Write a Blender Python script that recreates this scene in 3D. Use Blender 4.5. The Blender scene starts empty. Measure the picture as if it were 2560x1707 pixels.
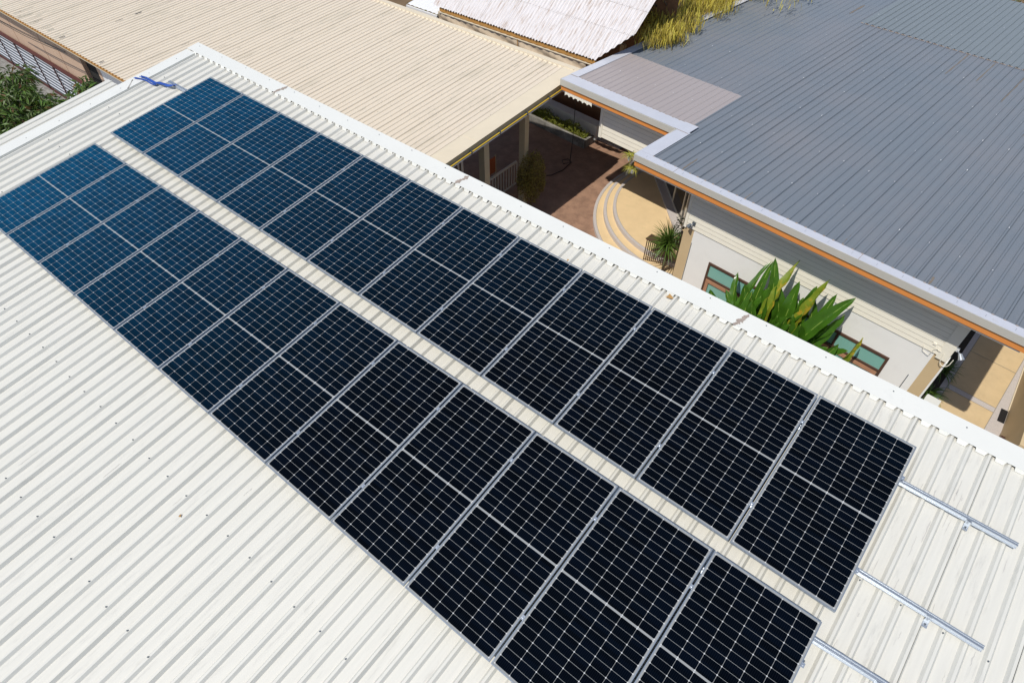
import bpy, math, random
from mathutils import Vector, Matrix
random.seed(7)
R = math.radians
scene = bpy.context.scene
COL = scene.collection

# ------------------------------------------------------------------ camera, sky, sun
cam_d = bpy.data.cameras.new("camera"); cam = bpy.data.objects.new("camera", cam_d); COL.objects.link(cam)
RW = [(0.77526, 0.631618, 0.005518), (0.46879, -0.569504, -0.675205), (-0.423329, 0.526046, -0.73761)]
CM = Matrix.Identity(4)
for i in range(3):
    CM[i][0] = RW[0][i]; CM[i][1] = -RW[1][i]; CM[i][2] = -RW[2][i]
CM.translation = Vector((11.744232, -5.555207, 5.531544 + 6.3))
cam.matrix_world = CM
cam_d.sensor_width = 36; cam_d.lens = 1604.225 / 2560 * 36
cam_d.clip_start = 0.05; cam_d.clip_end = 2000
scene.camera = cam
SUN = Vector((-0.09, -0.62, 1.0)).normalized()          # towards the sun
w = bpy.data.worlds.new("World"); scene.world = w; w.use_nodes = True
nt = w.node_tree; bg = nt.nodes["Background"]
sky = nt.nodes.new("ShaderNodeTexSky"); sky.sky_type = 'NISHITA'; sky.sun_disc = False
sky.sun_elevation = math.asin(SUN.z); sky.sun_rotation = math.atan2(SUN.x, SUN.y)
sky.air_density = 1.0; sky.dust_density = 0.6; sky.ozone_density = 1.5
nt.links.new(sky.outputs[0], bg.inputs[0]); bg.inputs[1].default_value = 0.12
sd = bpy.data.lights.new("sun", 'SUN'); sd.energy = 3.75; sd.angle = R(0.5); sd.color = (1.0, 0.945, 0.85)
so = bpy.data.objects.new("sun", sd); COL.objects.link(so)
so.rotation_euler = SUN.to_track_quat('Z', 'Y').to_euler(); so.location = (0, 0, 40)
scene.view_settings.view_transform = 'Standard'; scene.view_settings.look = 'None'
scene.view_settings.exposure = 0.0; scene.view_settings.gamma = 1.0

# ------------------------------------------------------------------ frames
# our roof: u along the row of panels, v up the slope, n out of the roof; n = 0 is the glass of the upper row
PB = [(0.999957, 0.001083, 0.009245), (0.0, 0.99321, -0.116339), (-0.009308, 0.116334, 0.993166)]
PL = Matrix.Identity(4)
for i in range(3):
    for j in range(3): PL[i][j] = PB[i][j]
PL.translation = Vector((0, 0, 6.3))
# grey house frame: p along its front eave, q towards its back
a5 = R(-5)
HF = Matrix.Translation((5.8837, 6.0593, 0)) @ Matrix.Rotation(a5, 4, 'Z')
ID = Matrix.Identity(4)
HZ = 4.1                      # height of the grey roof at its front eave
HS = math.tan(R(2))           # it falls towards the back
def hz(q): return HZ - HS * q

# ------------------------------------------------------------------ materials
MATS = {}
def mat(name, rgb, rough=0.6, metal=0.0, var=0.08, vscale=3.0, stretch=(1, 1, 1), spec=0.5, bump=0.0, bscale=40,
        island=0.0, dirt=None, dscale=1.5, dthr=(0.55, 0.75), trans=0.0, coat=0.0, dstretch=None):
    m = bpy.data.materials.new(name); m.use_nodes = True; t = m.node_tree; N = t.nodes; Lk = t.links
    b = N["Principled BSDF"]; b.inputs["Roughness"].default_value = rough; b.inputs["Metallic"].default_value = metal
    b.inputs["Specular IOR Level"].default_value = spec; b.inputs["Coat Weight"].default_value = coat
    tc = N.new("ShaderNodeTexCoord"); mp = N.new("ShaderNodeMapping"); mp.inputs["Scale"].default_value = stretch
    Lk.new(tc.outputs["Object"], mp.inputs[0])
    n = N.new("ShaderNodeTexNoise"); n.inputs["Scale"].default_value = vscale; n.inputs["Detail"].default_value = 8
    n.inputs["Roughness"].default_value = 0.62
    Lk.new(mp.outputs[0], n.inputs["Vector"])
    mr = N.new("ShaderNodeMapRange"); mr.inputs[1].default_value = 0.25; mr.inputs[2].default_value = 0.75
    mr.inputs[3].default_value = 1 - var; mr.inputs[4].default_value = 1 + var
    Lk.new(n.outputs[0], mr.inputs[0])
    mul = N.new("ShaderNodeVectorMath"); mul.operation = 'MULTIPLY'; mul.inputs[0].default_value = rgb
    cb = N.new("ShaderNodeCombineXYZ")
    for k in range(3): Lk.new(mr.outputs[0], cb.inputs[k])
    Lk.new(cb.outputs[0], mul.inputs[1])
    out = mul.outputs[0]
    if island:
        g = N.new("ShaderNodeNewGeometry"); hs = N.new("ShaderNodeHueSaturation")
        m1 = N.new("ShaderNodeMapRange"); m1.inputs[3].default_value = 1 - island; m1.inputs[4].default_value = 1 + island
        m2 = N.new("ShaderNodeMapRange"); m2.inputs[3].default_value = 0.485; m2.inputs[4].default_value = 0.515
        Lk.new(g.outputs["Random Per Island"], m1.inputs[0]); Lk.new(g.outputs["Random Per Island"], m2.inputs[0])
        Lk.new(m1.outputs[0], hs.inputs["Value"]); Lk.new(m2.outputs[0], hs.inputs["Hue"]); Lk.new(out, hs.inputs["Color"])
        out = hs.outputs[0]
    if dirt:
        mp2 = N.new("ShaderNodeMapping"); mp2.inputs["Scale"].default_value = dstretch or stretch
        Lk.new(tc.outputs["Object"], mp2.inputs[0])
        n2 = N.new("ShaderNodeTexNoise"); n2.inputs["Scale"].default_value = dscale; n2.inputs["Detail"].default_value = 10
        n2.inputs["Roughness"].default_value = 0.7
        Lk.new(mp2.outputs[0], n2.inputs["Vector"])
        m3 = N.new("ShaderNodeMapRange"); m3.inputs[1].default_value = dthr[0]; m3.inputs[2].default_value = dthr[1]
        Lk.new(n2.outputs[0], m3.inputs[0])
        mx = N.new("ShaderNodeMix"); mx.data_type = 'RGBA'
        Lk.new(m3.outputs[0], mx.inputs[0]); Lk.new(out, mx.inputs[6]); mx.inputs[7].default_value = (*dirt, 1)
        out = mx.outputs[2]
    Lk.new(out, b.inputs["Base Color"])
    if bump:
        n3 = N.new("ShaderNodeTexNoise"); n3.inputs["Scale"].default_value = bscale; n3.inputs["Detail"].default_value = 5
        Lk.new(mp.outputs[0], n3.inputs["Vector"])
        bp = N.new("ShaderNodeBump"); bp.inputs["Strength"].default_value = bump; bp.inputs["Distance"].default_value = 0.02
        Lk.new(n3.outputs[0], bp.inputs["Height"]); Lk.new(bp.outputs[0], b.inputs["Normal"])
    if trans:
        tr = N.new("ShaderNodeBsdfTranslucent"); ms = N.new("ShaderNodeMixShader"); ms.inputs[0].default_value = trans
        Lk.new(out, tr.inputs[0]); Lk.new(b.outputs[0], ms.inputs[1]); Lk.new(tr.outputs[0], ms.inputs[2])
        Lk.new(ms.outputs[0], N["Material Output"].inputs[0])
    MATS[name] = m
    return m

M = {}
M['sheet'] = mat('white_roof_sheet', (0.645, 0.632, 0.575), 0.45, var=0.045, vscale=5, stretch=(7, 0.35, 1), dirt=(0.42, 0.415, 0.385), dscale=3, dthr=(0.56, 0.86), dstretch=(6, 0.8, 1))
M['flash'] = mat('white_flashing', (0.72, 0.72, 0.675), 0.4, var=0.03, vscale=2, dirt=(0.6, 0.6, 0.57), dscale=2.0, dthr=(0.6, 0.85))
M['screw'] = mat('screw_head', (0.11, 0.13, 0.15), 0.5, 0.3)
M['rust'] = mat('rust_stain', (0.33, 0.27, 0.23), 0.8, var=0.25, vscale=20)
M['algae'] = mat('faded_algae_stain', (0.50, 0.46, 0.36), 0.8, var=0.12, vscale=20)
M['scuff'] = mat('grey_scuff', (0.50, 0.49, 0.46), 0.8, var=0.1, vscale=20)
M['stain'] = mat('brown_roof_stain', (0.20, 0.165, 0.13), 0.7, var=0.2, vscale=15)
M['alu'] = mat('aluminium', (0.62, 0.66, 0.70), 0.32, 0.75, var=0.03)
M['frame'] = mat('panel_frame', (0.34, 0.39, 0.45), 0.35, 0.6, var=0.02)
M['beige'] = mat('beige_roof_sheet', (0.70, 0.61, 0.485), 0.5, var=0.045, vscale=4, stretch=(6, 0.3, 1), dirt=(0.54, 0.48, 0.37), dscale=1.2, dthr=(0.52, 0.8), dstretch=(1.4, 0.5, 1))
M['cream'] = mat('cream_flashing', (0.70, 0.61, 0.46), 0.5, var=0.04)
M['greyroof'] = mat('grey_roof_sheet', (0.178, 0.201, 0.230), 0.42, var=0.06, vscale=4, stretch=(6, 0.3, 1), dirt=(0.215, 0.220, 0.238), dscale=0.35, dthr=(0.4, 0.7), dstretch=(1, 1, 1))
M['greypatch'] = mat('pale_roof_sheet', (0.38, 0.335, 0.325), 0.45, var=0.05, vscale=4, stretch=(6, 0.3, 1))
M['greyroof2'] = mat('bluegrey_roof_sheet', (0.20, 0.225, 0.24), 0.42, var=0.07, vscale=4, stretch=(6, 0.3, 1))
M['galv'] = mat('pale_flashing_and_sunlit_ridge', (0.62, 0.63, 0.68), 0.38, 0.15, var=0.05, dirt=(0.50, 0.46, 0.42), dscale=3, dthr=(0.62, 0.8))
M['greyfascia'] = mat('grey_cream_fascia', (0.52, 0.50, 0.44), 0.5, var=0.03)
M['orange'] = mat('orange_fascia', (0.74, 0.28, 0.07), 0.5, var=0.05, vscale=1.5)
M['soffit'] = mat('soffit', (0.5, 0.5, 0.48), 0.7)
M['whitewall'] = mat('white_plaster', (0.86, 0.86, 0.83), 0.7, var=0.03, vscale=1.5, dirt=(0.80, 0.79, 0.76), dscale=1.2)
M['siding'] = mat('cream_siding', (0.88, 0.84, 0.72), 0.55, var=0.03)
M['groove'] = mat('siding_groove', (0.28, 0.25, 0.20), 0.8)
M['tan'] = mat('tan_plaster', (0.60, 0.46, 0.27), 0.7, var=0.05, vscale=2)
M['brownwood'] = mat('dark_brown_wood', (0.085, 0.045, 0.030), 0.55, var=0.2, vscale=6)
M['sash'] = mat('light_brown_wood', (0.42, 0.22, 0.13), 0.55, var=0.2, vscale=8)
M['dark'] = mat('dark_interior_and_shade', (0.012, 0.011, 0.010), 0.9)
M['teal'] = mat('teal_glass', (0.22, 0.46, 0.40), 0.12, var=0.03, spec=0.6)
M['dglass'] = mat('dark_glass', (0.03, 0.028, 0.025), 0.08, var=0.05, spec=0.7)
M['whiteframe'] = mat('white_frame', (0.62, 0.58, 0.5), 0.5)
M['court'] = mat('stamped_concrete', (0.33, 0.20, 0.135), 0.65, var=0.28, vscale=2.2, bump=0.5, bscale=9, dirt=(0.22, 0.13, 0.09), dscale=3.5, dthr=(0.45, 0.7))
M['tanpave'] = mat('sand_wash_paving', (0.60, 0.455, 0.265), 0.8, var=0.10, vscale=2.2, bump=0.15, bscale=60, dirt=(0.53, 0.40, 0.23), dscale=5)
M['terrtan'] = mat('sand_terrace', (0.70, 0.525, 0.30), 0.8, var=0.08, vscale=2.2, bump=0.15, bscale=60, dirt=(0.62, 0.48, 0.27), dscale=4)
M['granite'] = mat('grey_terrazzo', (0.50, 0.46, 0.44), 0.7, var=0.18, vscale=55)
M['shade_bed'] = mat('dark_shade_bed', (0.035, 0.028, 0.02), 0.95, var=0.4, vscale=9)
M['soil'] = mat('bare_ground', (0.16, 0.105, 0.055), 0.95, var=0.35, vscale=1.2, dirt=(0.09, 0.10, 0.03), dscale=2)
M['concrete'] = mat('dirty_concrete', (0.30, 0.29, 0.27), 0.9, var=0.2, vscale=3, dirt=(0.13, 0.12, 0.105), dscale=2.2, dthr=(0.42, 0.65), dstretch=(1, 3, 1))
M['beigewall'] = mat('beige_board_wall', (0.52, 0.37, 0.27), 0.75, var=0.06, vscale=2, dirt=(0.44, 0.31, 0.21), dscale=1.3, dstretch=(1, 1, 0.3))
M['maroon'] = mat('maroon_paint', (0.075, 0.02, 0.02), 0.55, var=0.2)
M['corr_shade'] = mat('corrugated_flats_shade', (0.10, 0.125, 0.15), 0.5, 0.2, var=0.06)
M['asb'] = mat('white_fibre_cement', (0.66, 0.63, 0.63), 0.75, var=0.05, vscale=3, dirt=(0.36, 0.25, 0.17), dscale=4, dthr=(0.50, 0.72), stretch=(5, .4, 1), dstretch=(6, 0.6, 0.6))
M['wmetal'] = mat('bright_white_metal', (0.82, 0.82, 0.82), 0.4, var=0.02)
M['curtain'] = mat('cream_tarpaulin', (0.62, 0.50, 0.36), 0.8, var=0.08, vscale=5, stretch=(3, 1, 0.5))
M['ochre'] = mat('ochre_trim', (0.45, 0.23, 0.06), 0.7, var=0.1)
M['blue'] = mat('blue_cloth', (0.015, 0.075, 0.36), 0.7, var=0.3, vscale=15)
M['yellow'] = mat('yellow_rod', (0.75, 0.50, 0.04), 0.5)
M['black'] = mat('black_rubber', (0.015, 0.015, 0.016), 0.5)
M['colm'] = mat('column_paint', (0.50, 0.43, 0.28), 0.6, var=0.05)
M['brownwall'] = mat('brown_wall', (0.26, 0.13, 0.065), 0.8, var=0.15)
M['board'] = mat('red_brown_board', (0.40, 0.10, 0.03), 0.6, var=0.15)
M['pot'] = mat('white_pot', (0.7, 0.7, 0.68), 0.5)
M['bark'] = mat('bark', (0.11, 0.08, 0.055), 0.9, var=0.3, vscale=8)
M['leafvine'] = mat('vine_leaf', (0.085, 0.14, 0.022), 0.42, island=0.55, var=0.2, trans=0.25)
M['leafred'] = mat('young_leaf', (0.16, 0.085, 0.03), 0.45, island=0.4, var=0.2, trans=0.3)
M['banana'] = mat('broad_leaf', (0.055, 0.14, 0.011), 0.27, island=0.5, var=0.22, vscale=3, trans=0.28)
M['midrib'] = mat('leaf_midrib', (0.26, 0.36, 0.06), 0.5)
M['banana2'] = mat('yellowing_leaf', (0.20, 0.27, 0.02), 0.4, var=0.25, vscale=6, trans=0.25, dirt=(0.46, 0.33, 0.03), dscale=4, dthr=(0.5, 0.6))
M['yucca'] = mat('sword_leaf', (0.085, 0.15, 0.022), 0.4, island=0.45, var=0.15, trans=0.2)
M['willow'] = mat('willow_leaf', (0.52, 0.42, 0.07), 0.5, island=0.5, var=0.15, trans=0.35)
M['hedge'] = mat('hedge_leaf', (0.22, 0.24, 0.03), 0.5, island=0.45, trans=0.3)
M['treeleaf'] = mat('olive_leaf', (0.26, 0.20, 0.045), 0.5, island=0.5, trans=0.25)
M['spider'] = mat('striped_leaf', (0.45, 0.42, 0.06), 0.45, island=0.45, trans=0.3)
M['darkleaf'] = mat('dark_leaf', (0.07, 0.12, 0.03), 0.45, island=0.4, trans=0.2)
M['dry'] = mat('dry_leaf', (0.42, 0.24, 0.08), 0.8, var=0.2)

def glass_mat():
    """solar cells under glass: cell grid in object coordinates of the panel (x 0..1.04, y 0..-2.074)"""
    m = bpy.data.materials.new('solar_cells'); m.use_nodes = True; t = m.node_tree; N = t.nodes; Lk = t.links
    b = N["Principled BSDF"]
    def mth(op, a, c=None, d=None):
        x = N.new("ShaderNodeMath"); x.operation = op
        for k, v in enumerate((a, c, d)):
            if v is None: continue
            if isinstance(v, (int, float)): x.inputs[k].default_value = v
            else: Lk.new(v, x.inputs[k])
        return x.outputs[0]
    tc = N.new("ShaderNodeTexCoord"); sp = N.new("ShaderNodeSeparateXYZ"); Lk.new(tc.outputs["Object"], sp.inputs[0])
    W_, L_ = 1.04, 2.074; mx_, my_, cg = 0.024, 0.026, 0.009
    cw = (W_ - 2 * mx_) / 6; ch = (L_ / 2 - my_ - cg) / 12
    xu = mth('DIVIDE', mth('SUBTRACT', sp.outputs[0], mx_), cw)
    yh = mth('SUBTRACT', mth('ABSOLUTE', mth('ADD', sp.outputs[1], L_ / 2)), cg)
    yv = mth('DIVIDE', yh, ch)
    fx = mth('MULTIPLY', mth('ABSOLUTE', mth('SUBTRACT', xu, mth('ROUND', xu))), cw)
    fy = mth('MULTIPLY', mth('ABSOLUTE', mth('SUBTRACT', yv, mth('ROUND', yv))), ch)
    lx = mth('LESS_THAN', fx, 0.0015); ly = mth('LESS_THAN', fy, 0.0013)
    dm = mth('LESS_THAN', mth('ADD', fx, fy), 0.0085)
    line = mth('MAXIMUM', mth('MAXIMUM', lx, ly), dm)
    outx = mth('MAXIMUM', mth('LESS_THAN', xu, 0), mth('GREATER_THAN', xu, 6))
    outy = mth('MAXIMUM', mth('LESS_THAN', yv, 0), mth('GREATER_THAN', yv, 12))
    line = mth('MAXIMUM', line, mth('MAXIMUM', outx, outy))
    # fine busbars along the long side
    bb = mth('MULTIPLY', xu, 9); fb = mth('ABSOLUTE', mth('SUBTRACT', bb, mth('ROUND', bb)))
    bus = mth('MULTIPLY', mth('LESS_THAN', fb, 0.07), 0.07)
    wn = N.new("ShaderNodeTexWhiteNoise"); wn.noise_dimensions = '3D'
    cbx = N.new("ShaderNodeCombineXYZ"); oi = N.new("ShaderNodeObjectInfo")
    Lk.new(mth('FLOOR', xu), cbx.inputs[0]); Lk.new(mth('FLOOR', mth('DIVIDE', sp.outputs[1], ch)), cbx.inputs[1]); Lk.new(oi.outputs["Random"], cbx.inputs[2])
    Lk.new(cbx.outputs[0], wn.inputs[0])
    cr = N.new("ShaderNodeValToRGB"); Lk.new(wn.outputs[0], cr.inputs[0])
    cr.color_ramp.elements[0].color = (0.0007, 0.0014, 0.0028, 1); cr.color_ramp.elements[1].color = (0.0010, 0.0026, 0.0065, 1)
    m1 = N.new("ShaderNodeMix"); m1.data_type = 'RGBA'; Lk.new(bus, m1.inputs[0]); Lk.new(cr.outputs[0], m1.inputs[6]); m1.inputs[7].default_value = (0.06, 0.07, 0.09, 1)
    m2 = N.new("ShaderNodeMix"); m2.data_type = 'RGBA'; Lk.new(line, m2.inputs[0]); Lk.new(m1.outputs[2], m2.inputs[6]); mc = N.new("ShaderNodeMix"); mc.data_type = 'RGBA'; Lk.new(dm, mc.inputs[0]); mc.inputs[6].default_value = (0.29, 0.30, 0.30, 1); mc.inputs[7].default_value = (0.55, 0.56, 0.56, 1); Lk.new(mc.outputs[2], m2.inputs[7])
    Lk.new(m2.outputs[2], b.inputs["Base Color"])
    # anti-reflection coating: almost no mirror seen steeply, a blue mirror of the sky seen flat
    lw = N.new("ShaderNodeLayerWeight"); lw.inputs[0].default_value = 0.5
    f4 = mth('POWER', lw.outputs["Facing"], 2.6)
    cellv = mth('ADD', mth('MULTIPLY', wn.outputs[0], 0.3), 0.85)
    fr = mth('MULTIPLY', mth('ADD', mth('MULTIPLY', f4, 2.7), -0.03), cellv)
    fr = mth('MULTIPLY', fr, mth('SUBTRACT', 1.0, mth('MULTIPLY', line, 0.75)))
    fr = mth('MAXIMUM', mth('MINIMUM', fr, 0.9), 0.0)
    gl = N.new("ShaderNodeBsdfGlossy"); gl.inputs[0].default_value = (0.03, 0.44, 0.60, 1); gl.inputs["Roughness"].default_value = 0.08
    ms = N.new("ShaderNodeMixShader"); Lk.new(fr, ms.inputs[0]); Lk.new(b.outputs[0], ms.inputs[1]); Lk.new(gl.outputs[0], ms.inputs[2])
    Lk.new(ms.outputs[0], N["Material Output"].inputs[0]); b.inputs["Specular IOR Level"].default_value = 0.06
    ns = N.new("ShaderNodeTexNoise"); ns.inputs["Scale"].default_value = 3; Lk.new(tc.outputs["Object"], ns.inputs["Vector"])
    mr = N.new("ShaderNodeMapRange"); mr.inputs[3].default_value = 0.05; mr.inputs[4].default_value = 0.16; Lk.new(ns.outputs[0], mr.inputs[0])
    Lk.new(mr.outputs[0], b.inputs["Roughness"]); b.inputs["IOR"].default_value = 1.5
    return m
M['glass'] = glass_mat()

# ------------------------------------------------------------------ mesh helpers
class MB:
    def __init__(s): s.v = []; s.f = []; s.mi = []; s.m = 0
    def add(s, vs, fs):
        o = len(s.v); s.v += [tuple(x) for x in vs]; s.f += [tuple(o + i for i in f) for f in fs]; s.mi += [s.m] * len(fs)
    def box(s, x0, x1, y0, y1, z0, z1, Mx=None):
        p = [Vector((x, y, z)) for z in (z0, z1) for y in (y0, y1) for x in (x0, x1)]
        if Mx: p = [Mx @ q for q in p]
        s.add(p, [(0, 2, 3, 1), (4, 5, 7, 6), (0, 1, 5, 4), (2, 6, 7, 3), (0, 4, 6, 2), (1, 3, 7, 5)])
    def quad(s, *p): s.add(p, [tuple(range(len(p)))])
    def tube(s, pts, r, n=8, cap=True, taper=None):
        pts = [Vector(p) for p in pts]; rings = []
        for i, p in enumerate(pts):
            d = (pts[min(i + 1, len(pts) - 1)] - pts[max(i - 1, 0)]).normalized()
            a = d.cross(Vector((0, 0, 1)));
            if a.length < 1e-3: a = d.cross(Vector((1, 0, 0)))
            a.normalize(); c = d.cross(a)
            rr = r if taper is None else r + (taper - r) * i / (len(pts) - 1)
            rings.append([p + (a * math.cos(k * 2 * math.pi / n) + c * math.sin(k * 2 * math.pi / n)) * rr for k in range(n)])
        vs = [q for ring in rings for q in ring]; fs = []
        for i in range(len(pts) - 1):
            for k in range(n):
                fs.append((i * n + k, i * n + (k + 1) % n, (i + 1) * n + (k + 1) % n, (i + 1) * n + k))
        if cap: fs.append(tuple(range(n))[::-1]); fs.append(tuple((len(pts) - 1) * n + k for k in range(n)))
        s.add(vs, fs)
    def obj(s, name, mats, parent=None, Mx=None, smooth=False):
        me = bpy.data.meshes.new(name); me.from_pydata(s.v, [], s.f)
        for m in (mats if isinstance(mats, (list, tuple)) else [mats]): me.materials.append(m)
        if any(s.mi): me.polygons.foreach_set('material_index', s.mi)
        if smooth: me.polygons.foreach_set('use_smooth', [True] * len(me.polygons))
        me.update()
        o = bpy.data.objects.new(name, me); COL.objects.link(o)
        if parent: o.parent = parent
        if Mx is not None: o.matrix_basis = Mx
        return o
def tag(o, label=None, cat=None, group=None, kind=None):
    if label: o['label'] = label
    if cat: o['category'] = cat
    if group: o['group'] = group
    if kind: o['kind'] = kind
    return o
def thing(name, label, cat, Mx=None, group=None):
    o = bpy.data.objects.new(name, None); COL.objects.link(o); o.empty_display_size = 0.2
    if Mx is not None: o.matrix_basis = Mx
    return tag(o, label, cat, group)

def ribbed(mb, ribs, x0, x1, y0, y1, zf, base=0.055, top=0.026, h=0.03, lap=0, cuts=None):
    """pans and trapezoid ribs running along y; zf(y) is the pan height; ribs: x centres"""
    ribs = sorted(ribs); prof = [(x0, 0)]
    for i, c in enumerate(ribs):
        if c - base / 2 <= x0 or c + base / 2 >= x1: continue
        hh = h * (1.12 if lap and i % lap == 0 else 1)
        prof += [(c - base / 2, 0), (c - top / 2, hh), (c + top / 2, hh), (c + base / 2, 0)]
    prof.append((x1, 0))
    ns = max(1, int(abs(y1 - y0) / .45)); ys = [y0 + (y1 - y0) * k / ns for k in range(ns + 1)]
    vs = [(x, y, zf(y) + z) for y in ys for x, z in prof]; n = len(prof)
    mb.add(vs, [(j * n + i, j * n + i + 1, (j + 1) * n + i + 1, (j + 1) * n + i) for j in range(len(ys) - 1) for i in range(n - 1)])
    # thin side edge of the overlapping sheet at each lap rib
    if lap:
        for i, c in enumerate(ribs):
            if i % lap == 0 and x0 < c - base and c + base < x1:
                mb.add([(c + base / 2 + .002, y0, zf(y0) + .001), (c + base / 2 + .002, y1, zf(y1) + .001),
                        (c + top / 2 + .004, y1, zf(y1) + h * 1.12 + .003), (c + top / 2 + .004, y0, zf(y0) + h * 1.12 + .003)], [(0, 1, 2, 3)])

# ------------------------------------------------------------------ ground
g = MB(); g.quad((-400, -400, 0), (400, -400, 0), (400, 400, 0), (-400, 400, 0))
tag(g.obj('ground', M['soil']), kind='structure')
g = MB(); g.quad((-9.0, -2, .004), (13.5, -2, .004), (13.5, 12.9, .004), (-9.0, 12.9, .004))
tag(g.obj('courtyard', M['court']), kind='structure')
g = MB()
P0 = lambda p, q, z: HF @ Vector((p, q, z))
g.quad(P0(7.3, -5, .010), P0(8.72, -5, .010), P0(8.72, 14, .010), P0(7.3, 14, .010)); g.m = 1
g.quad(P0(8.72, -5, .010), P0(9.02, -5, .010), P0(9.02, 14, .010), P0(8.72, 14, .010))
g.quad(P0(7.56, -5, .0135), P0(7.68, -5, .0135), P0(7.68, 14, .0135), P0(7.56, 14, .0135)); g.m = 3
g.quad(P0(7.26, -5, .016), P0(7.56, -5, .016), P0(7.56, 14, .016), P0(7.26, 14, .016)); g.m = 1  # dark bed strip added to deepen the shade beside the end wall
g.quad(P0(7.68, 2.86, .0135), P0(8.72, 2.86, .0135), P0(8.72, 3.02, .0135), P0(7.68, 3.02, .0135)); g.m = 2
for (pa, pb, qa, qb) in ((7.675, 7.690, -5, 14), (8.712, 8.724, -5, 14), (7.69, 8.712, 4.47, 4.485), (7.69, 8.712, 3.02, 3.03), (7.69, 8.712, 2.85, 2.86), (7.69, 8.712, 6.0, 6.012)):
    g.quad(P0(pa, qa, .017), P0(pb, qa, .017), P0(pb, qb, .017), P0(pa, qb, .017))
tag(g.obj('side_path', [M['tanpave'], M['granite'], M['groove'], M['shade_bed']]), kind='structure')

# ------------------------------------------------------------------ our white roof building
roofb = thing('white_roofed_building', 'white ribbed metal roof with tabbed flashing along its high edge, carrying the solar panels', 'building')
PAN = -0.165
ribs = [15.95 - 0.1863 * k for k in range(95)]
mb = MB()
ribbed(mb, ribs, -1.50, 16.0, -9.4, 0.60, lambda y: PAN, lap=4, base=.068, top=.024, h=.033)
mb.m = 1
lines = [-8.6, -7.45, -6.29, -5.12, -3.95, -2.78, -1.61, -0.42]
for li, v in enumerate(lines):
    for i, c in enumerate(ribs):
        if i % 2 == 0 or c < -1.2: continue
        cv = v + random.uniform(-.012, .012); r = 0.0075
        pts = [(c + r * math.cos(a * math.pi / 3), cv + r * math.sin(a * math.pi / 3)) for a in range(6)]
        z0, z1 = PAN + .030, PAN + .046
        mb.add([(x, y, z0) for x, y in pts] + [(x, y, z1) for x, y in pts], [tuple(range(6, 12))] + [(k, (k + 1) % 6, 6 + (k + 1) % 6, 6 + k) for k in range(6)])
rs = random.Random(15); mb.m = 2
for k in range(70):
    if k < 46: u = rs.gauss(13.3, .5); v = rs.uniform(-3.4, .1)
    else: u = rs.uniform(0, 12.5); v = rs.choice((rs.uniform(-9, -4.6), rs.uniform(.05, .4)))
    c = round((13.9 + .093 - u) / .1863) ; u = 13.9 + .093 - c * .1863 + rs.uniform(-.05, .05); n = 6; vs = []; l = rs.uniform(.04, .28); wd = rs.uniform(.004, .014)
    for i in range(n + 1):
        ww = wd * (rs.uniform(.4, 1.2) if 0 < i < n else .2); cc = u + rs.uniform(-.004, .004)
        vs += [(cc - ww / 2, v + l * i / n, PAN + .0015), (cc + ww / 2, v + l * i / n, PAN + .0015)]
    mb.add(vs, [(2 * i, 2 * i + 1, 2 * i + 3, 2 * i + 2) for i in range(n)])
sheet = mb.obj('roof_sheet', [M['sheet'], M['screw'], M['scuff']], roofb, PL)
# ridge flashing with turned-down tabs between the ribs
mb = MB(); ZT = PAN + 0.050
for (a, b, dz) in ((-1.55, 1.33, 0.003), (1.30, 5.80, 0), (5.77, 10.48, 0.003), (10.45, 16.0, 0)):
    mb.box(a, b, 0.455, 0.72, ZT + dz - .004, ZT + dz)
mb.box(-1.55, 16.0, 0.712, 0.72, ZT - 0.16, ZT - .005)
for i in range(len(ribs) - 1):
    c0, c1 = ribs[i + 1], ribs[i]
    if c0 < -1.45: continue
    s = random.uniform(-.006, .006); e = random.uniform(.034, .042); lift = random.choice((0, 0, 0, .004, .009))
    xa, xb = c0 + e + .016, c1 - e
    mb.add([(xa - .008, .456, ZT - .001), (xb + .008, .456, ZT - .001), (xb - .006, .432 + s, PAN + .005 + lift), (xa + .006, .432 + s, PAN + .005 + lift)], [(0, 1, 2, 3)])
mb.m = 1
for u in [-1.38, -.62, .13, .867, 1.604, 2.344, 3.092, 3.851, 4.613, 5.372, 6.134, 6.913, 7.672, 8.44, 9.2, 9.98, 10.74, 11.5, 12.28, 13.05, 13.8]:
    v = .645 + random.uniform(-.02, .02); r = .0085
    mb.add([(u + r * math.cos(a * math.pi / 3), v + r * math.sin(a * math.pi / 3), ZT + .008) for a in range(6)], [tuple(range(6))])
mb.m = 2
for (u, sc) in ((1.315, 1), (5.785, 1.0), (10.465, .9)):   # rust and old sealant at the joints
    for k in range(26):
        t = k / 25; cx = u + .05 * t - .03 + random.gauss(0, .012); v = .48 + .20 * t + random.gauss(0, .01); r = random.uniform(.008, .034) * sc
        n = 7; mb.add([(cx + r * random.uniform(.5, 1.2) * math.cos(2 * math.pi * a / n), v + 1.2 * r * random.uniform(.5, 1.2) * math.sin(2 * math.pi * a / n), ZT + .0052 + k * .00004) for a in range(n)], [tuple(range(n))])
mb.obj('ridge_flashing', [M['flash'], M['screw'], M['rust']], roofb, PL)
mb = MB(); mb.box(-1.5, 16.0, .478, .50, PAN + .001, ZT - .006); mb.obj('shade_strip', M['dark'], roofb, PL)  # black strip added so the openings under the flashing tabs read as shaded
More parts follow.
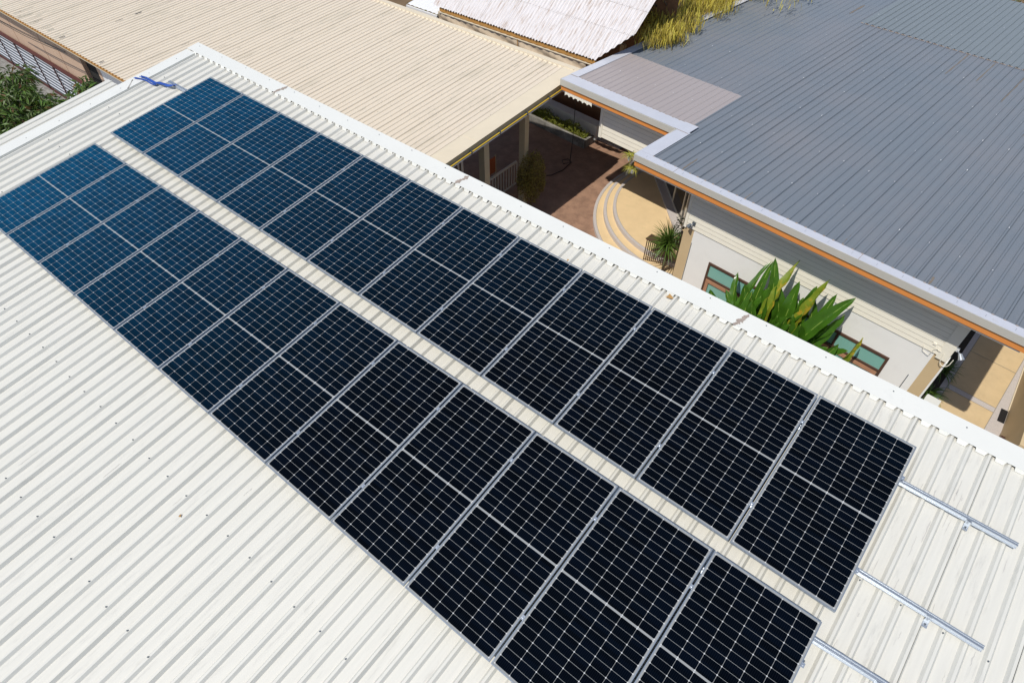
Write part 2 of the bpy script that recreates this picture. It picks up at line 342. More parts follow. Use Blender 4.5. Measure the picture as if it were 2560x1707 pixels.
# barge flashing down the left edge
mb = MB()
mb.box(-1.56, -1.27, -9.4, .45, PAN + .034, PAN + .038)
mb.box(-1.565, -1.557, -9.4, .45, PAN - .17, PAN + .033)
mb.box(-1.275, -1.270, -9.4, .45, PAN + .002, PAN + .033); mb.m = 1
for v in [.1 - .62 * k for k in range(15)]:
    mb.add([(-1.40 + .008 * math.cos(a * math.pi / 3), v + .008 * math.sin(a * math.pi / 3), PAN + .045) for a in range(6)], [tuple(range(6))])
mb.m = 2
for k in range(14):
    r = random.uniform(.01, .022); cx = -1.47 + .015 * k; cy = -.84 - .016 * k
    mb.add([(cx + r * random.uniform(.5, 1.1) * math.cos(a), cy + r * random.uniform(.5, 1.1) * math.sin(a), PAN + .0385 + k * .0001) for a in [i * 1.05 for i in range(6)]], [tuple(range(6))])
mb.obj('barge_flashing', [M['flash'], M['screw'], M['concrete']], roofb, PL)
# strip of lower sheet left of the barge
mb = MB(); ribbed(mb, [-1.72, -1.9, -2.08], -2.22, -1.57, -9.4, -1.02, lambda y: -.27, lap=0, h=.02, base=.045)
mb.obj('side_sheet', M['sheet'], roofb, PL)
# body of the building under the roof
mb = MB(); mb.box(-1.35, 15.7, -9.0, .35, 0, 4.95)
mb.obj('wall', M['whitewall'], roofb)

# ------------------------------------------------------------------ solar panels
W, L, GV = 1.06, -2.07376, -0.27106
def zrow0(u): return .02412 * u * (12.7 - u) * .05
def zrow1(u): return -.11762 + .01223 * u + .03082 * u * (12.7 - u) * .05
def panel_meshes():
    w_, l_, t, r = 1.04, 2.074, .035, .009
    f = MB()
    f.box(0, w_, -r, 0, -t, 0); f.box(0, w_, -l_, -l_ + r, -t, 0); f.box(0, r, -l_ + r, -r, -t, 0); f.box(w_ - r, w_, -l_ + r, -r, -t, 0)
    g_ = MB(); g_.box(r, w_ - r, -l_ + r, -r, -.012, -.0025)
    c = []
    for y in (-.43, -1.60):
        k = MB(); c.append(k)
        k.box(w_ - .004, w_ + .024, y - .022, y + .022, .0005, .005); k.box(w_ + .006, w_ + .014, y - .006, y + .006, .0055, .012)
    return f, g_, c
words = ['first', 'second', 'third', 'fourth', 'fifth', 'sixth', 'seventh', 'eighth', 'ninth', 'tenth', 'eleventh', 'twelfth']
proto = None
rows = []
for row in (0, 1):
    for k in range(12):
        u0, u1 = k * W, (k + 1) * W - .02
        if row == 0:
            z0, z1 = zrow0(u0), zrow0(u1); v = 0; us, ue = u0, u1; vy = 0
        else:
            us, ue = u0 * 1.00841, u1 * 1.00841
            z0, z1 = zrow1(us), zrow1(ue); v = L + GV + .00783 * us; vy = .00783; us -= .16851; ue -= .16851
        Mx = PL @ Matrix.Translation((us, v, z0)) @ Matrix.Rotation(math.atan(vy), 4, 'Z') @ Matrix.Rotation(-math.atan2(z1 - z0, ue - us), 4, 'Y') @ Matrix.Diagonal(((ue - us) / 1.04, 1, 1, 1))
        if k == 0: place = 'at the far left end of the %s row' % ('upper' if row == 0 else 'lower')
        elif k == 11: place = 'at the near right end of the %s row' % ('upper' if row == 0 else 'lower')
        else: place = '%s from the far left end of the %s row' % (words[k], 'upper' if row == 0 else 'lower')
        tone = 'blue' if k < 5 else ('dark blue' if k < 9 else 'nearly black')
        lab = '%s solar panel, %s' % (tone, place)
        grp = 'solar panels in two rows on the white roof'
        if proto is None:
            f, g_, c = panel_meshes()
            o = thing('solar_panel', lab, 'solar panel', Mx, grp)
            kids = [f.obj('panel_frame', M['frame'], o), g_.obj('glass', M['glass'], o), c[0].obj('clamp', M['alu'], o), c[1].obj('clamp', M['alu'], o)]
            proto = (o, kids)
        else:
            o = proto[0].copy(); COL.objects.link(o); o.matrix_basis = Mx; tag(o, lab, 'solar panel', grp)
            for ch in proto[1]:
                d = ch.copy(); COL.objects.link(d); d.parent = o
# dark bar of deep gap shows between frames; aluminium rails under the rows
def rail(name, pts, label):
    o = thing(name, label, 'rail', group='aluminium mounting rails')
    (ua, va, za), (ub, vb, zb) = pts
    d = Vector((ub - ua, vb - va, zb - za)); Lh = d.length
    Mx = PL @ Matrix.Translation((ua, va, za)) @ d.to_track_quat('X', 'Z').to_matrix().to_4x4()
    m = MB()
    m.box(0, Lh, -.02, .02, -.042, -.014); m.box(0, Lh, -.02, -.012, -.014, 0); m.box(0, Lh, .012, .02, -.014, 0); m.box(0, Lh, -.005, .003, -.014, -.004)
    m.box(0, Lh, -.034, -.0205, -.042, -.034)
    m.obj('rail_profile', M['alu'], o, Mx)
    return o
rail('mounting_rail', ((-.70, -.49, -.06), (13.80, -.42, -.06)), 'upper aluminium rail of the upper row, its bare end nearest the tabbed flashing')
rail('mounting_rail', ((.02, -1.60, -.06), (13.82, -1.55, -.06)), 'lower aluminium rail of the upper row, its bare end ending mid roof on the right')
rail('mounting_rail', ((-.15, -2.78, -.15), (6, -2.74, -.03)), 'upper aluminium rail of the lower row, left half under the panels')
rail('mounting_rail', ((6.02, -2.74, -.03), (14.1, -2.30, -.06)), 'upper aluminium rail of the lower row, bare end at the bottom right corner')
def bracket(u, v, label):
    o = thing('roof_bracket', label, 'bracket', group='L brackets holding the rails')
    m = MB(); m.box(u - .022, u + .026, v - .062, v + .004, PAN + .031, PAN + .037); m.box(u - .022, u + .026, v - .002, v + .004, PAN + .036, -.062)
    m.obj('angle_plate', M['alu'], o, PL)
    m = MB(); m.tube([(u + .002, v - .034, PAN + .036), (u + .002, v - .034, PAN + .05)], .009, 6); m.obj('bolt', M['screw'], o, PL)
bracket(13.378, -.465, 'small silver L bracket under the bare end of the uppermost rail')
bracket(13.377, -1.60, 'small silver L bracket under the bare end of the middle rail')
bracket(13.224, -2.375, 'small silver L bracket at the bottom edge of the photo under the lowest rail')
# blue cloth strip tied to the far rail end
m = MB()
def ribbon(m, pts, wd, dirv, folds=1):
    vs = []; n = len(pts)
    for i, p in enumerate(pts):
        for j in range(4):
            t = j / 3 - .5; ww = wd[i]
            vs.append((p[0] + dirv[0] * t * ww, p[1] + dirv[1] * t * ww, p[2] + .018 * math.sin(j * 2.4 + i * 1.7)))
    m.add(vs, [(i * 4 + j, i * 4 + j + 1, i * 4 + 5 + j, i * 4 + 4 + j) for i in range(n - 1) for j in range(3)])
pl = [(-1.40, -.70, -.10), (-1.24, -.67, -.095), (-1.10, -.655, -.10), (-.98, -.65, -.11), (-.86, -.63, -.10), (-.74, -.595, -.095), (-.62, -.565, -.09), (-.52, -.53, -.075), (-.44, -.505, -.062)]
ribbon(m, pl, [.04, .05, .055, .06, .07, .075, .07, .06, .04], (.15, 1))
ribbon(m, [(-1.47, -.79, -.11), (-1.3, -.73, -.115), (-1.15, -.70, -.11), (-1.0, -.70, -.12), (-.9, -.68, -.12)], [.03, .035, .03, .03, .03], (.15, 1))
tag(m.obj('cloth_strip', M['blue'], None, PL), 'crumpled blue cloth strip lying across the flashing beside the far rail end', 'cloth')
# dry leaves caught on the roof
def dry_leaf(u, v, z, r, label, Mx=PL):
    m = MB(); a = random.uniform(0, 6)
    m.add([Vector((u + r * math.cos(a + t) * (1 if i % 2 else .45), v + r * math.sin(a + t) * (1 if i % 2 else .45), z + .006 * (i % 3))) for i, t in enumerate([0, .9, 1.6, 3.1, 3.9, 4.8])], [(0, 1, 2, 3, 4, 5)])
    tag(m.obj('dry_leaf', M['dry'], None, Mx), label, 'leaf', 'fallen leaves on the roof')
dry_leaf(8.10, .18, PAN + .01, .035, 'small brown dry leaf on the white roof above the seventh panel gap')
dry_leaf(9.55, .40, PAN + .03, .06, 'curled brown dry leaf stuck on the tabs left of the broad leaved plant')
dry_leaf(13.95, -.02, PAN + .01, .03, 'short grey twig-like leaf on the roof above the uppermost rail')
dry_leaf(6.95, -5.3, PAN + .01, .022, 'tiny reddish leaf fragment on the roof near the bottom left')

# ------------------------------------------------------------------ beige building
bb_ = thing('beige_roofed_building', 'long beige ribbed metal roof beyond the panels, with gutter and columns over the courtyard', 'building')
BZ0 = 3.31
def bz(y): return BZ0 + math.tan(R(3)) * y      # pan height of the beige roof
mb = MB()
bribs = [1.68 - .172 * k for k in range(128)]
ribbed(mb, bribs, -21.0, 2.0, 1.25, 9.14, bz, base=.05, top=.024, h=.021, lap=4)
mb.m = 1
for yy in (2.4, 3.6, 4.8, 6.0, 7.2, 8.4):
    for i, c in enumerate(bribs):
        if i % 2 or c < -14: continue
        r = .009; z = bz(yy) + .034
        mb.add([(c + r * math.cos(a * math.pi / 2), yy + r * math.sin(a * math.pi / 2), z) for a in range(4)], [(0, 1, 2, 3)])
rs = random.Random(12); mb.m = 2
def streak(x, y0, y1, wd, dz=.004):
    n = 8; vs = []
    for i in range(n + 1):
        y = y0 + (y1 - y0) * i / n; ww = wd * (rs.uniform(.5, 1.1) if 0 < i < n else .2); c = x + rs.uniform(-.004, .004)
        vs += [(c - ww / 2, y, bz(y) + dz), (c + ww / 2, y, bz(y) + dz)]
    mb.add(vs, [(2 * i, 2 * i + 1, 2 * i + 3, 2 * i + 2) for i in range(n)])
for (x, ya, yb, wd) in ((-11.63, 3.05, 3.34, .035), (-11.60, 3.74, 3.98, .07), (-11.58, 4.44, 5.5, .02), (-12.02, 1.40, 1.58, .05), (-9.4, 1.33, 1.48, .05)): streak(x, ya, yb, wd, .031)
mb.m = 3
for k in range(46):
    x = rs.uniform(-15.2, -12.0); y = 1.28 + abs(rs.gauss(0, .25)); streak(x, y, y + rs.uniform(.15, .55), rs.uniform(.015, .05))
for k in range(60):
    x = rs.uniform(-11.5, 1.4); y = rs.uniform(1.6, 8.6); streak(x, y, y + rs.uniform(.05, .35), rs.uniform(.006, .02))
mb.obj('roof_sheet', [M['beige'], M['screw'], M['black'], M['algae']], bb_)
mb = MB()       # right barge flashing, gutter boards, yellow rod
def sl(mb, x0, x1, y0, y1, za, zb):
    mb.add([(x0, y0, bz(y0) + za), (x1, y0, bz(y0) + za), (x1, y1, bz(y1) + za), (x0, y1, bz(y1) + za),
            (x0, y0, bz(y0) + zb), (x1, y0, bz(y0) + zb), (x1, y1, bz(y1) + zb), (x0, y1, bz(y1) + zb)],
           [(3, 2, 1, 0), (4, 5, 6, 7), (0, 1, 5, 4), (1, 2, 6, 5), (2, 3, 7, 6), (3, 0, 4, 7)])
sl(mb, 1.72, 2.22, -1.0, 4.9, .026, .030); sl(mb, 1.72, 2.22, 4.88, 9.14, .030, .034)
mb.obj('barge_flashing', M['cream'], bb_)
mb = MB(); sl(mb, 2.14, 2.19, -1.0, 8.9, -.16, .022); mb.obj('gutter_board', M['whiteframe'] if False else M['colm'], bb_)
mb = MB(); mb.tube([(2.24, -1, bz(-1) - .115), (2.24, 8.85, bz(8.85) - .115)], .016, 8); mb.obj('yellow_rod', M['yellow'], bb_)
mb = MB(); sl(mb, 2.195, 2.23, -1.0, 8.9, -.19, -.165); mb.obj('white_strip', M['wmetal'], bb_)
for yy in (4.62, 5.70, 6.80, 7.75):
    m = MB(); m.box(2.21, 2.27, yy - .012, yy + .012, bz(yy) - .16, bz(yy) - .07); m.obj('rod_bracket', M['screw'], bb_)
mb = MB()       # high flashing along the far edge
mb.box(-21, 2.05, 9.10, 9.13, bz(9.1) + .02, bz(9.1) + .055)
mb.box(-21, 2.15, 9.13, 9.32, bz(9.1) + .024, bz(9.1) + .030)
for i in range(len(bribs) - 1):
    if i % 1 == 0 and bribs[i + 1] > -12: mb.add([(bribs[i + 1] + .03, 9.10, bz(9.1) + .03), (bribs[i] - .03, 9.10, bz(9.1) + .03), (bribs[i] - .03, 9.075, bz(9.07) + .004), (bribs[i + 1] + .03, 9.075, bz(9.07) + .004)], [(0, 1, 2, 3)])
mb.obj('ridge_flashing', M['cream'], bb_)
mb = MB(); sl(mb, -21, 2.0, 1.225, 1.25, -.045, .006); mb.m = 1; sl(mb, -21, 2.0, 1.252, 1.28, -.12, -.05)
mb.m = 0
for c in bribs:
    if c < -7: mb.box(c - .018, c + .018, 1.215, 1.26, bz(1.25) + .004, bz(1.25) + .028)
mb.obj('eave_trim', [M['ochre'], M['cream']], bb_)
mb = MB()       # walls under the beige roof
mb.box(-21, -12.92, 1.95, 2.1, 0, bz(1.95) - .03); mb.obj('wall', M['beigewall'], bb_)
mb = MB()
for x in (-18.5, -16.0, -14.6):
    mb = MB(); mb.box(x, x + .012, 1.944, 1.949, 0, 3.2); mb.obj('wall_joint', M['sash'], bb_)
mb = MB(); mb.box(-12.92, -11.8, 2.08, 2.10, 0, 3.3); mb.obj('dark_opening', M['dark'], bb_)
mb = MB(); mb.box(-11.8, -11.58, 1.95, 2.1, 0, bz(1.95) - .03); mb.m = 1; mb.box(-11.58, -7, 1.96, 2.1, 0, bz(1.95) - .03); mb.obj('wall', [M['beigewall'], M['wmetal']], bb_)
mb = MB(); mb.box(-2.2, 1.30, 3.6, 3.7, 0, 3.2); mb.obj('inner_wall', M['tan'], bb_)
# glazed door by the near column
m = MB(); X = 1.05
m.box(X, X + .05, 3.7, 3.78, 0, 2.95); m.box(X, X + .05, 5.42, 5.50, 0, 3.10); m.box(X, X + .05, 3.78, 5.42, 2.62, 2.70); m.box(X, X + .05, 4.55, 4.60, 0, 2.62); m.box(X, X + .05, 5.28, 5.33, 0, 2.62)
fr = m.obj('glazed_door', M['whiteframe'], bb_)
m = MB(); m.box(X + .015, X + .03, 3.78, 5.42, 0, 2.62); m.obj('pane', M['dglass'], fr)
m = MB(); m.box(X + .008, X + .04, 3.78, 5.42, 2.70, 3.3); m.obj('transom', M['brownwood'], fr)
for (yc, wd) in ((5.66, .20), (7.36, .18)):
    m = MB(); m.box(1.62, 1.82, yc - wd / 2, yc + wd / 2, 0, bz(yc) - .02); m.obj('column', M['colm'], bb_)

# tall cream tarpaulin wall and ochre trim behind, white fibre cement roof
wb = thing('fibre_cement_roofed_shed', 'shed with rust streaked white corrugated roof and cream tarpaulin side, beyond the beige roof', 'shed')
m = MB()
nx = 70
vs = []
for i in range(nx + 1):
    x = -3.75 + (2.0 + 3.75) * i / nx
    for j in range(9):
        z = 3.50 + (3.80 - 3.50) * j / 8
        sag = .02 * math.sin(i * 1.9) + .04 * math.sin(i * .37 + j * .6) * (1 - j / 8)
        vs.append((x, 9.78 + sag, z))
m.add(vs, [(i * 9 + j, (i + 1) * 9 + j, (i + 1) * 9 + j + 1, i * 9 + j + 1) for i in range(nx) for j in range(8)])
m.obj('tarpaulin_side', M['curtain'], wb, smooth=True)
m = MB(); m.box(-3.7, 2.3, 9.80, 9.86, 3.80, 3.90); m.m = 1; m.box(-3.7, 2.2, 9.74, 9.77, 3.78, 3.80); m.obj('eave_board', [M['ochre'], M['cream']], wb)
m = MB(); m.tube([(-.44, 9.73, 3.4), (-.44, 9.73, 3.80)], .012, 6); m.obj('rope', M['ochre'], wb)
def corrug(x0, x1, y0, y1, z0, el, pitch=.11, h=.02, seed=1, xr=None):
    m = MB(); n = int((x1 - x0) / pitch * 4); vs = []; T = math.tan(R(el)); rnd = random.Random(seed)
    for i in range(n + 1):
        x = x0 + (x1 - x0) * i / n; e = rnd.uniform(-.01, .01)
        z = h * math.sin(2 * math.pi * (x - x0) / pitch)
        ya = y0 + e; yb = y1
        if xr and x > xr: ya = min(yb - .001, max(ya, 9.83 + (x - xr) * 1.3))
        vs += [(x, ya, z0 + (ya - y0) * T + z), (x, yb, z0 + (yb - y0) * T + z)]
    m.add(vs, [(2 * i, 2 * i + 2, 2 * i + 3, 2 * i + 1) for i in range(n)])
    return m
z = 3.95; y = 9.80
for (dy, x1) in ((.80, 2.96), (.62, 2.97), (1.8, 2.98)):
    m = corrug(-3.95, x1, y - .04, y + dy, z, 35, xr=2.35); m.obj('roof_sheet', M['asb'], wb, smooth=False); y += dy; z += dy * math.tan(R(35)) + .012
m = MB(); m.add([(-3.95, 13.0, 0), (2.95, 13.0, 0), (2.95, 13.0, 6.1), (-3.95, 13.0, 6.1)], [(0, 1, 2, 3)]); m.obj('back_wall', M['brownwall'], wb)
m = MB()
for k in range(6):
    x = -3.0 + k * 1.0; m.quad((x, 9.82, 3.982), (x + .006, 9.82, 3.982), (x + .006, 13, 6.23), (x, 13, 6.23))
m.obj('sheet_joint', M['rust'], wb)
wm = thing('white_metal_canopy', 'small brilliant white metal canopy left of the fibre cement roof, beyond the beige roof', 'canopy')
m = corrug(-5.35, -3.98, 9.95, 12.5, 3.60, 6, pitch=.2, h=.012); m.obj('roof_sheet', M['wmetal'], wm)
m = MB(); m.box(-5.36, -3.95, 9.90, 9.95, 3.50, 3.57); m.m = 1; m.box(-4.85, -4.70, 9.98, 10.1, 0, 3.5); m.box(-4.7, -3.9, 10.05, 10.12, 1.5, 3.48); m.obj('eave_gutter', [M['wmetal'], M['cream']], wm)

# ------------------------------------------------------------------ left: corrugated fence, concrete, cables
fe = thing('corrugated_fence', 'grey corrugated metal fence in a maroon frame below the beige wall', 'fence')
m = MB(); z = .06
while z < 1.34:
    zr = min(z + .125, 1.36)
    m.m = 0; m.quad((-23, 1.845, z), (-11, 1.845, z), (-11, 1.845, zr), (-23, 1.845, zr))
    m.m = 1; m.quad((-23, 1.845, zr), (-11, 1.845, zr), (-11, 1.818, zr + .006), (-23, 1.818, zr + .006)); m.quad((-23, 1.818, zr + .006), (-11, 1.818, zr + .006), (-11, 1.818, zr + .015), (-23, 1.818, zr + .015))  # sun on the ridges painted pale, shade on the flats painted dark
    m.quad((-23, 1.818, zr + .015), (-11, 1.818, zr + .015), (-11, 1.845, zr + .026), (-23, 1.845, zr + .026)); z = zr + .026
m.obj('corrugated_sheet', [M['corr_shade'], M['galv']], fe)
for k in range(8):
    x = -21.9 + 1.585 * k; wd = .06 if k % 2 == 0 else .03
    m = MB(); m.box(x - wd / 2, x + wd / 2, 1.78, 1.812, 0, 1.4); m.obj('post', M['maroon'], fe)
m = MB(); m.box(-23, -11, 1.77, 1.90, 1.36, 1.42); m.box(-23, -11, 1.78, 1.83, .0, .06); m.obj('frame_bar', M['maroon'], fe)
m = MB(); m.quad((-24, -1.5, .006), (-8, -1.5, .006), (-8, 1.78, .006), (-24, 1.78, .006)); tag(m.obj('yard', M['concrete']), kind='structure')
for i, (zo, sg, lab) in enumerate(((0, .10, 'black overhead cable, uppermost of the three over the beige wall'), (-.03, .17, 'black overhead cable, middle one of the three over the beige wall'), (-.08, .26, 'black overhead cable, lowest and slackest over the beige wall'))):
    m = MB(); pts = []
    for k in range(13):
        t = k / 12; x = -17.6 + t * 6.3; zc = 2.93 + t * (3.28 - 2.93) - sg * 4 * t * (1 - t) * .5 + zo
        pts.append((x, 1.16 + .02 * i, zc))
    m.tube(pts, .010, 5); tag(m.obj('overhead_cable', M['black']), lab, 'cable', 'cables along the beige wall')

# ------------------------------------------------------------------ grey roofed house
H = thing('grey_roofed_house', 'cream and white house with big grey ribbed metal roof and orange fascia', 'house', HF)
hr = [.356 - .01 + .19 * k for k in range(-22, 42)]
zf = lambda y: hz(y)
mb = MB()
ribbed(mb, hr, .04, 8.08, .05, 11.98, zf, base=.062, top=.03, h=.026, lap=4)
ribbed(mb, hr, -3.60, .04, 1.72, 18.1, zf, base=.05, top=.02, h=.014, lap=4)
mb.m = 1
for li, q in enumerate([1.5, 3.2, 4.9, 6.6, 8.3, 10.0, 13, 15, 17]):
    for i, c in enumerate(hr):
        if (i + li) % 3 or c > 7.9 or (q < 1.8 and c < .1): continue
        r = .011; mb.add([(c + r * math.cos(a * math.pi / 2), q + random.uniform(-.03, .03) + r * math.sin(a * math.pi / 2), hz(q) + .036) for a in range(4)], [(0, 1, 2, 3)])
rs = random.Random(4); mb.m = 2
for (p, q0, q1, wd) in ((3.31, 9.9, 11.9, .035), (4.07, 10.1, 11.88, .03), (4.95, 9.2, 11.5, .03), (5.9, 7.6, 9.0, .02), (-.55, 12.4, 13.6, .06), (1.05, .3, .9, .03), (2.6, .25, .6, .04), (4.7, .25, .7, .04), (6.3, .25, .55, .04)):
    n = 14; vs = []
    for i in range(n + 1):
        q = q0 + (q1 - q0) * i / n; ww = wd * rs.uniform(.5, 1.2) * (1 if 0 < i < n else .3); c = p + rs.uniform(-.006, .006)
        vs += [(c - ww / 2, q, hz(q) + .006), (c + ww / 2, q, hz(q) + .006)]
    mb.add(vs, [(2 * i, 2 * i + 1, 2 * i + 3, 2 * i + 2) for i in range(n)])
mb.obj('roof_sheet', [M['greyroof'], M['wmetal'], M['stain']], H)
mb = MB(); ribbed(mb, [c + .07 for c in hr], .04, 8.08, 11.93, 18.1, lambda y: hz(y) + .014, base=.055, top=.03, h=.026)
mb.m = 1
mb.quad((.04, 11.90, hz(11.9) + .010), (7.9, 11.90, hz(11.9) + .010), (7.9, 11.925, hz(11.9) + .016), (.04, 11.925, hz(11.9) + .016))
mb.obj('roof_sheet', [M['greyroof2'], M['rust']], H)
mb = MB(); ribbed(mb, [c + .05 for c in hr], -3.44, .16, 1.95, 4.38, lambda y: hz(y) + .02, base=.05, top=.02, h=.014)
mb.obj('patch_sheet', M['greypatch'], H)
def hbox(mb, p0, p1, q0, q1, za, zb):   # box that follows the fall of the roof
    mb.add([(p0, q0, hz(q0) + za), (p1, q0, hz(q0) + za), (p1, q1, hz(q1) + za), (p0, q1, hz(q1) + za),
            (p0, q0, hz(q0) + zb), (p1, q0, hz(q0) + zb), (p1, q1, hz(q1) + zb), (p0, q1, hz(q1) + zb)],
           [(3, 2, 1, 0), (4, 5, 6, 7), (0, 1, 5, 4), (1, 2, 6, 5), (2, 3, 7, 6), (3, 0, 4, 7)])
mb = MB()
hbox(mb, -.02, 1.02, -.02, .20, .036, .044); hbox(mb, 1.0, 5.12, -.02, .20, .032, .040); hbox(mb, 5.10, 8.12, -.02, .20, .036, .044)
hbox(mb, -.02, .33, .205, 1.70, .038, .045); hbox(mb, -.06, .30, 1.62, 2.09, .046, .051)
hbox(mb, -3.64, .0, 1.65, 2.06, .034, .041); hbox(mb, -3.66, -3.40, 2.05, 4.9, .040, .046); hbox(mb, -3.66, -3.40, 4.88, 7.0, .044, .050)
hbox(mb, -3.62, -3.38, 7.9, 11.5, .040, .046); hbox(mb, -3.62, -3.42, 11.5, 18.1, .036, .042)
mb.m = 1
for c in hr:      # rusty nibs where the flashing is notched over each rib
    for (pa, pb, qq) in ((.34, 7.9, .2), (-3.35, -.1, 2.06)):
        if pa < c < pb: hbox(mb, c - .022, c + .022, qq - .012, qq + .012, .022, .0465)
for (pp, qa, qb) in ((1.01, -.02, .2), (5.11, -.02, .2)): hbox(mb, pp - .004, pp + .004, qa, qb, .0445, .0465)
hbox(mb, -.06, .30, 1.615, 1.63, .052, .0535); hbox(mb, -.06, .30, 2.08, 2.095, .052, .0535); hbox(mb, -3.64, -3.4, 2.03, 2.05, .0465, .048)
mb.m = 2
for k in range(17):
    p = .25 + k * .47
    for dq in (.06, .10): mb.add([(p + .007 * math.cos(a * 1.57), dq + .007 * math.sin(a * 1.57), hz(0) + .0475) for a in range(4)], [(0, 1, 2, 3)])
mb.obj('roof_flashing', [M['galv'], M['rust'], M['screw']], H)
mb = MB()
mb.box(-.02, 8.12, -.025, -.003, HZ - .115, HZ + .035); mb.box(-.025, -.003, .0, 1.62, HZ - .165, HZ + .0)
zm = hz(1.65)
mb.box(-3.65, -.03, 1.625, 1.645, zm - .12, zm + .033); 
hbox(mb, -3.665, -3.645, 1.65, 18, -.12, .035)
mb.obj('fascia', M['greyfascia'], H)
mb = MB()
mb.box(.0, 8.10, .005, .03, HZ - .255, HZ - .125); mb.box(.002, .026, .035, 1.6, HZ - .255, HZ - .17)
mb.box(-3.63, -.0, 1.66, 1.685, zm - .25, zm - .13); hbox(mb, -3.63, -3.60, 1.69, 18, -.25, -.125)
mb.m = 1; mb.box(.0, 8.10, .008, .03, HZ - .123, HZ - .117)  # dark strip painting the shadow gap between the two fascias
mb.obj('orange_fascia', [M['orange'], M['dark']], H)
mb = MB(); hbox(mb, .03, 8.02, .03, 18, -.30, -.26); mb.obj('soffit', M['soffit'], H)
mb = MB(); hbox(mb, -3.60, .0, 1.69, 18, -.30, -.26); mb.obj('soffit', M['soffit'], H)
# scalloped valance
mb = MB(); n = 72; vs = []
for i in range(n + 1):
    p = -3.50 + .92 * i / n; s_ = abs(math.sin(i * math.pi / 12)); vs += [(p, 1.672, zm - .249), (p, 1.668 + .006 * math.sin(i), zm - .33 - .05 * (1 - s_))]
mb.add(vs, [(2 * i, 2 * i + 1, 2 * i + 3, 2 * i + 2) for i in range(n)]); mb.obj('scalloped_valance', M['siding'], H)
# front wall
ZW = HZ - .30
mb = MB(); mb.box(1.54, 6.89, .62, .80, 0, 2.52); mb.obj('front_wall', M['whitewall'], H)
def siding(mb, p0, p1, q, z0, z1, pitch):
    z = z0
    while z < z1 - .001:
        zz = min(z + pitch, z1)
        mb.m = 0; mb.add([(p0, q - .012, z + .011), (p1, q - .012, z + .011), (p1, q - .004, zz), (p0, q - .004, zz)], [(0, 1, 2, 3)])
        mb.m = 1; mb.add([(p0, q - .002, z), (p1, q - .002, z), (p1, q - .012, z + .011), (p0, q - .012, z + .011)], [(0, 1, 2, 3)])
        z = zz
mb = MB(); mb.box(1.27, 7.25, .615, .80, 2.521, ZW); siding(mb, 1.325, 7.07, .612, 2.521, ZW, .112); mb.m = 0
mb.box(1.255, 1.325, .590, .81, 2.50, ZW); mb.box(7.07, 7.275, .585, .60, 2.47, ZW)
mb.obj('siding', [M['siding'], M['groove']], H)
mb = MB(); mb.box(1.27, 1.54, .635, .80, 0, 2.519); mb.obj('corner_pier', M['tan'], H)
mb = MB(); mb.box(7.03, 7.265, .635, .80, 0, 2.519); mb.obj('corner_pier', M['tan'], H)
mb = MB(); mb.box(6.89, 7.03, .625, .80, 0, 2.519); mb.obj('corner_strip', M['whitewall'], H)
mb = MB(); mb.box(7.266, 7.30, .60, .85, 0, 2.45); mb.obj('corner_strip', M['whitewall'], H)
mb = MB(); mb.box(1.546, 1.560, .612, .62, .6, 2.15); mb.obj('wall_slot', M['screw'], H); mb = MB(); mb.box(6.872, 6.888, .612, .62, .9, 1.75); mb.obj('wall_slot', M['screw'], H)
mb = MB(); mb.box(7.10, 7.27, .85, 9, 0, ZW - .3); mb.obj('end_wall', M['soffit'], H)
mb = MB(); mb.box(7.262, 7.274, .62, .70, 2.46, ZW - .0); mb.obj('corner_board', M['siding'], H)
mb = MB(); mb.box(1.27, 1.42, .80, 3.2, 0, ZW); mb.obj('side_wall', M['tan'], H)
# long four pane window
wn = MB(); q = .585
wn.box(2.12, 6.43, q, .618, 1.84, 1.90); wn.box(2.12, 6.43, q, .618, .40, .46); wn.box(2.12, 2.175, q, .618, .46, 1.84); wn.box(6.375, 6.43, q, .618, .46, 1.84)
for p in (3.24, 4.275, 5.35): wn.box(p - .025, p + .025, q + .002, .618, .46, 1.84)
wn.box(2.175, 6.375, q - .01, .618, 1.445, 1.495)
wo = wn.obj('window', M['brownwood'], H)
m = MB()
for (a, b) in ((2.18, 3.21), (3.27, 4.245), (4.305, 5.32), (5.38, 6.37)):
    m.box(a, b, q - .02, q + .01, 1.345, 1.435); m.box(a, a + .08, q - .02, q + .01, .47, 1.345); m.box(b - .08, b, q - .02, q + .01, .47, 1.345); m.box(a, b, q - .02, q + .01, .46, .55) if False else None
m.obj('sash', M['sash'], wo)
m = MB(); m.box(2.17, 6.38, .606, .614, 1.49, 1.845); m.box(2.17, 6.38, .600, .606, .46, 1.44); m.obj('pane', M['teal'], wo)
# mid block: siding skirt over the entrance
mb = MB(); z0 = 2.65; mb.box(-2.55, 1.2, 2.155, 2.30, z0, ZW - .05); siding(mb, -2.50, 1.2, 2.152, z0, ZW - .05, .122); mb.m = 0
mb.box(-2.60, -2.50, 2.13, 2.32, z0 - .01, ZW - .05); mb.box(-2.60, -2.58, 2.3, 9, z0, ZW - .05)
mb.obj('siding', [M['siding'], M['groove']], H)
mb = MB(); mb.box(-2.58, 1.2, 2.16, 9, z0 + .0, z0 + .03); mb.obj('porch_ceiling', M['soffit'], H)
mb = MB(); mb.box(-2.6, 1.3, 8.9, 9.0, 0, ZW - .05); mb.obj('back_wall', M['brownwall'], H)
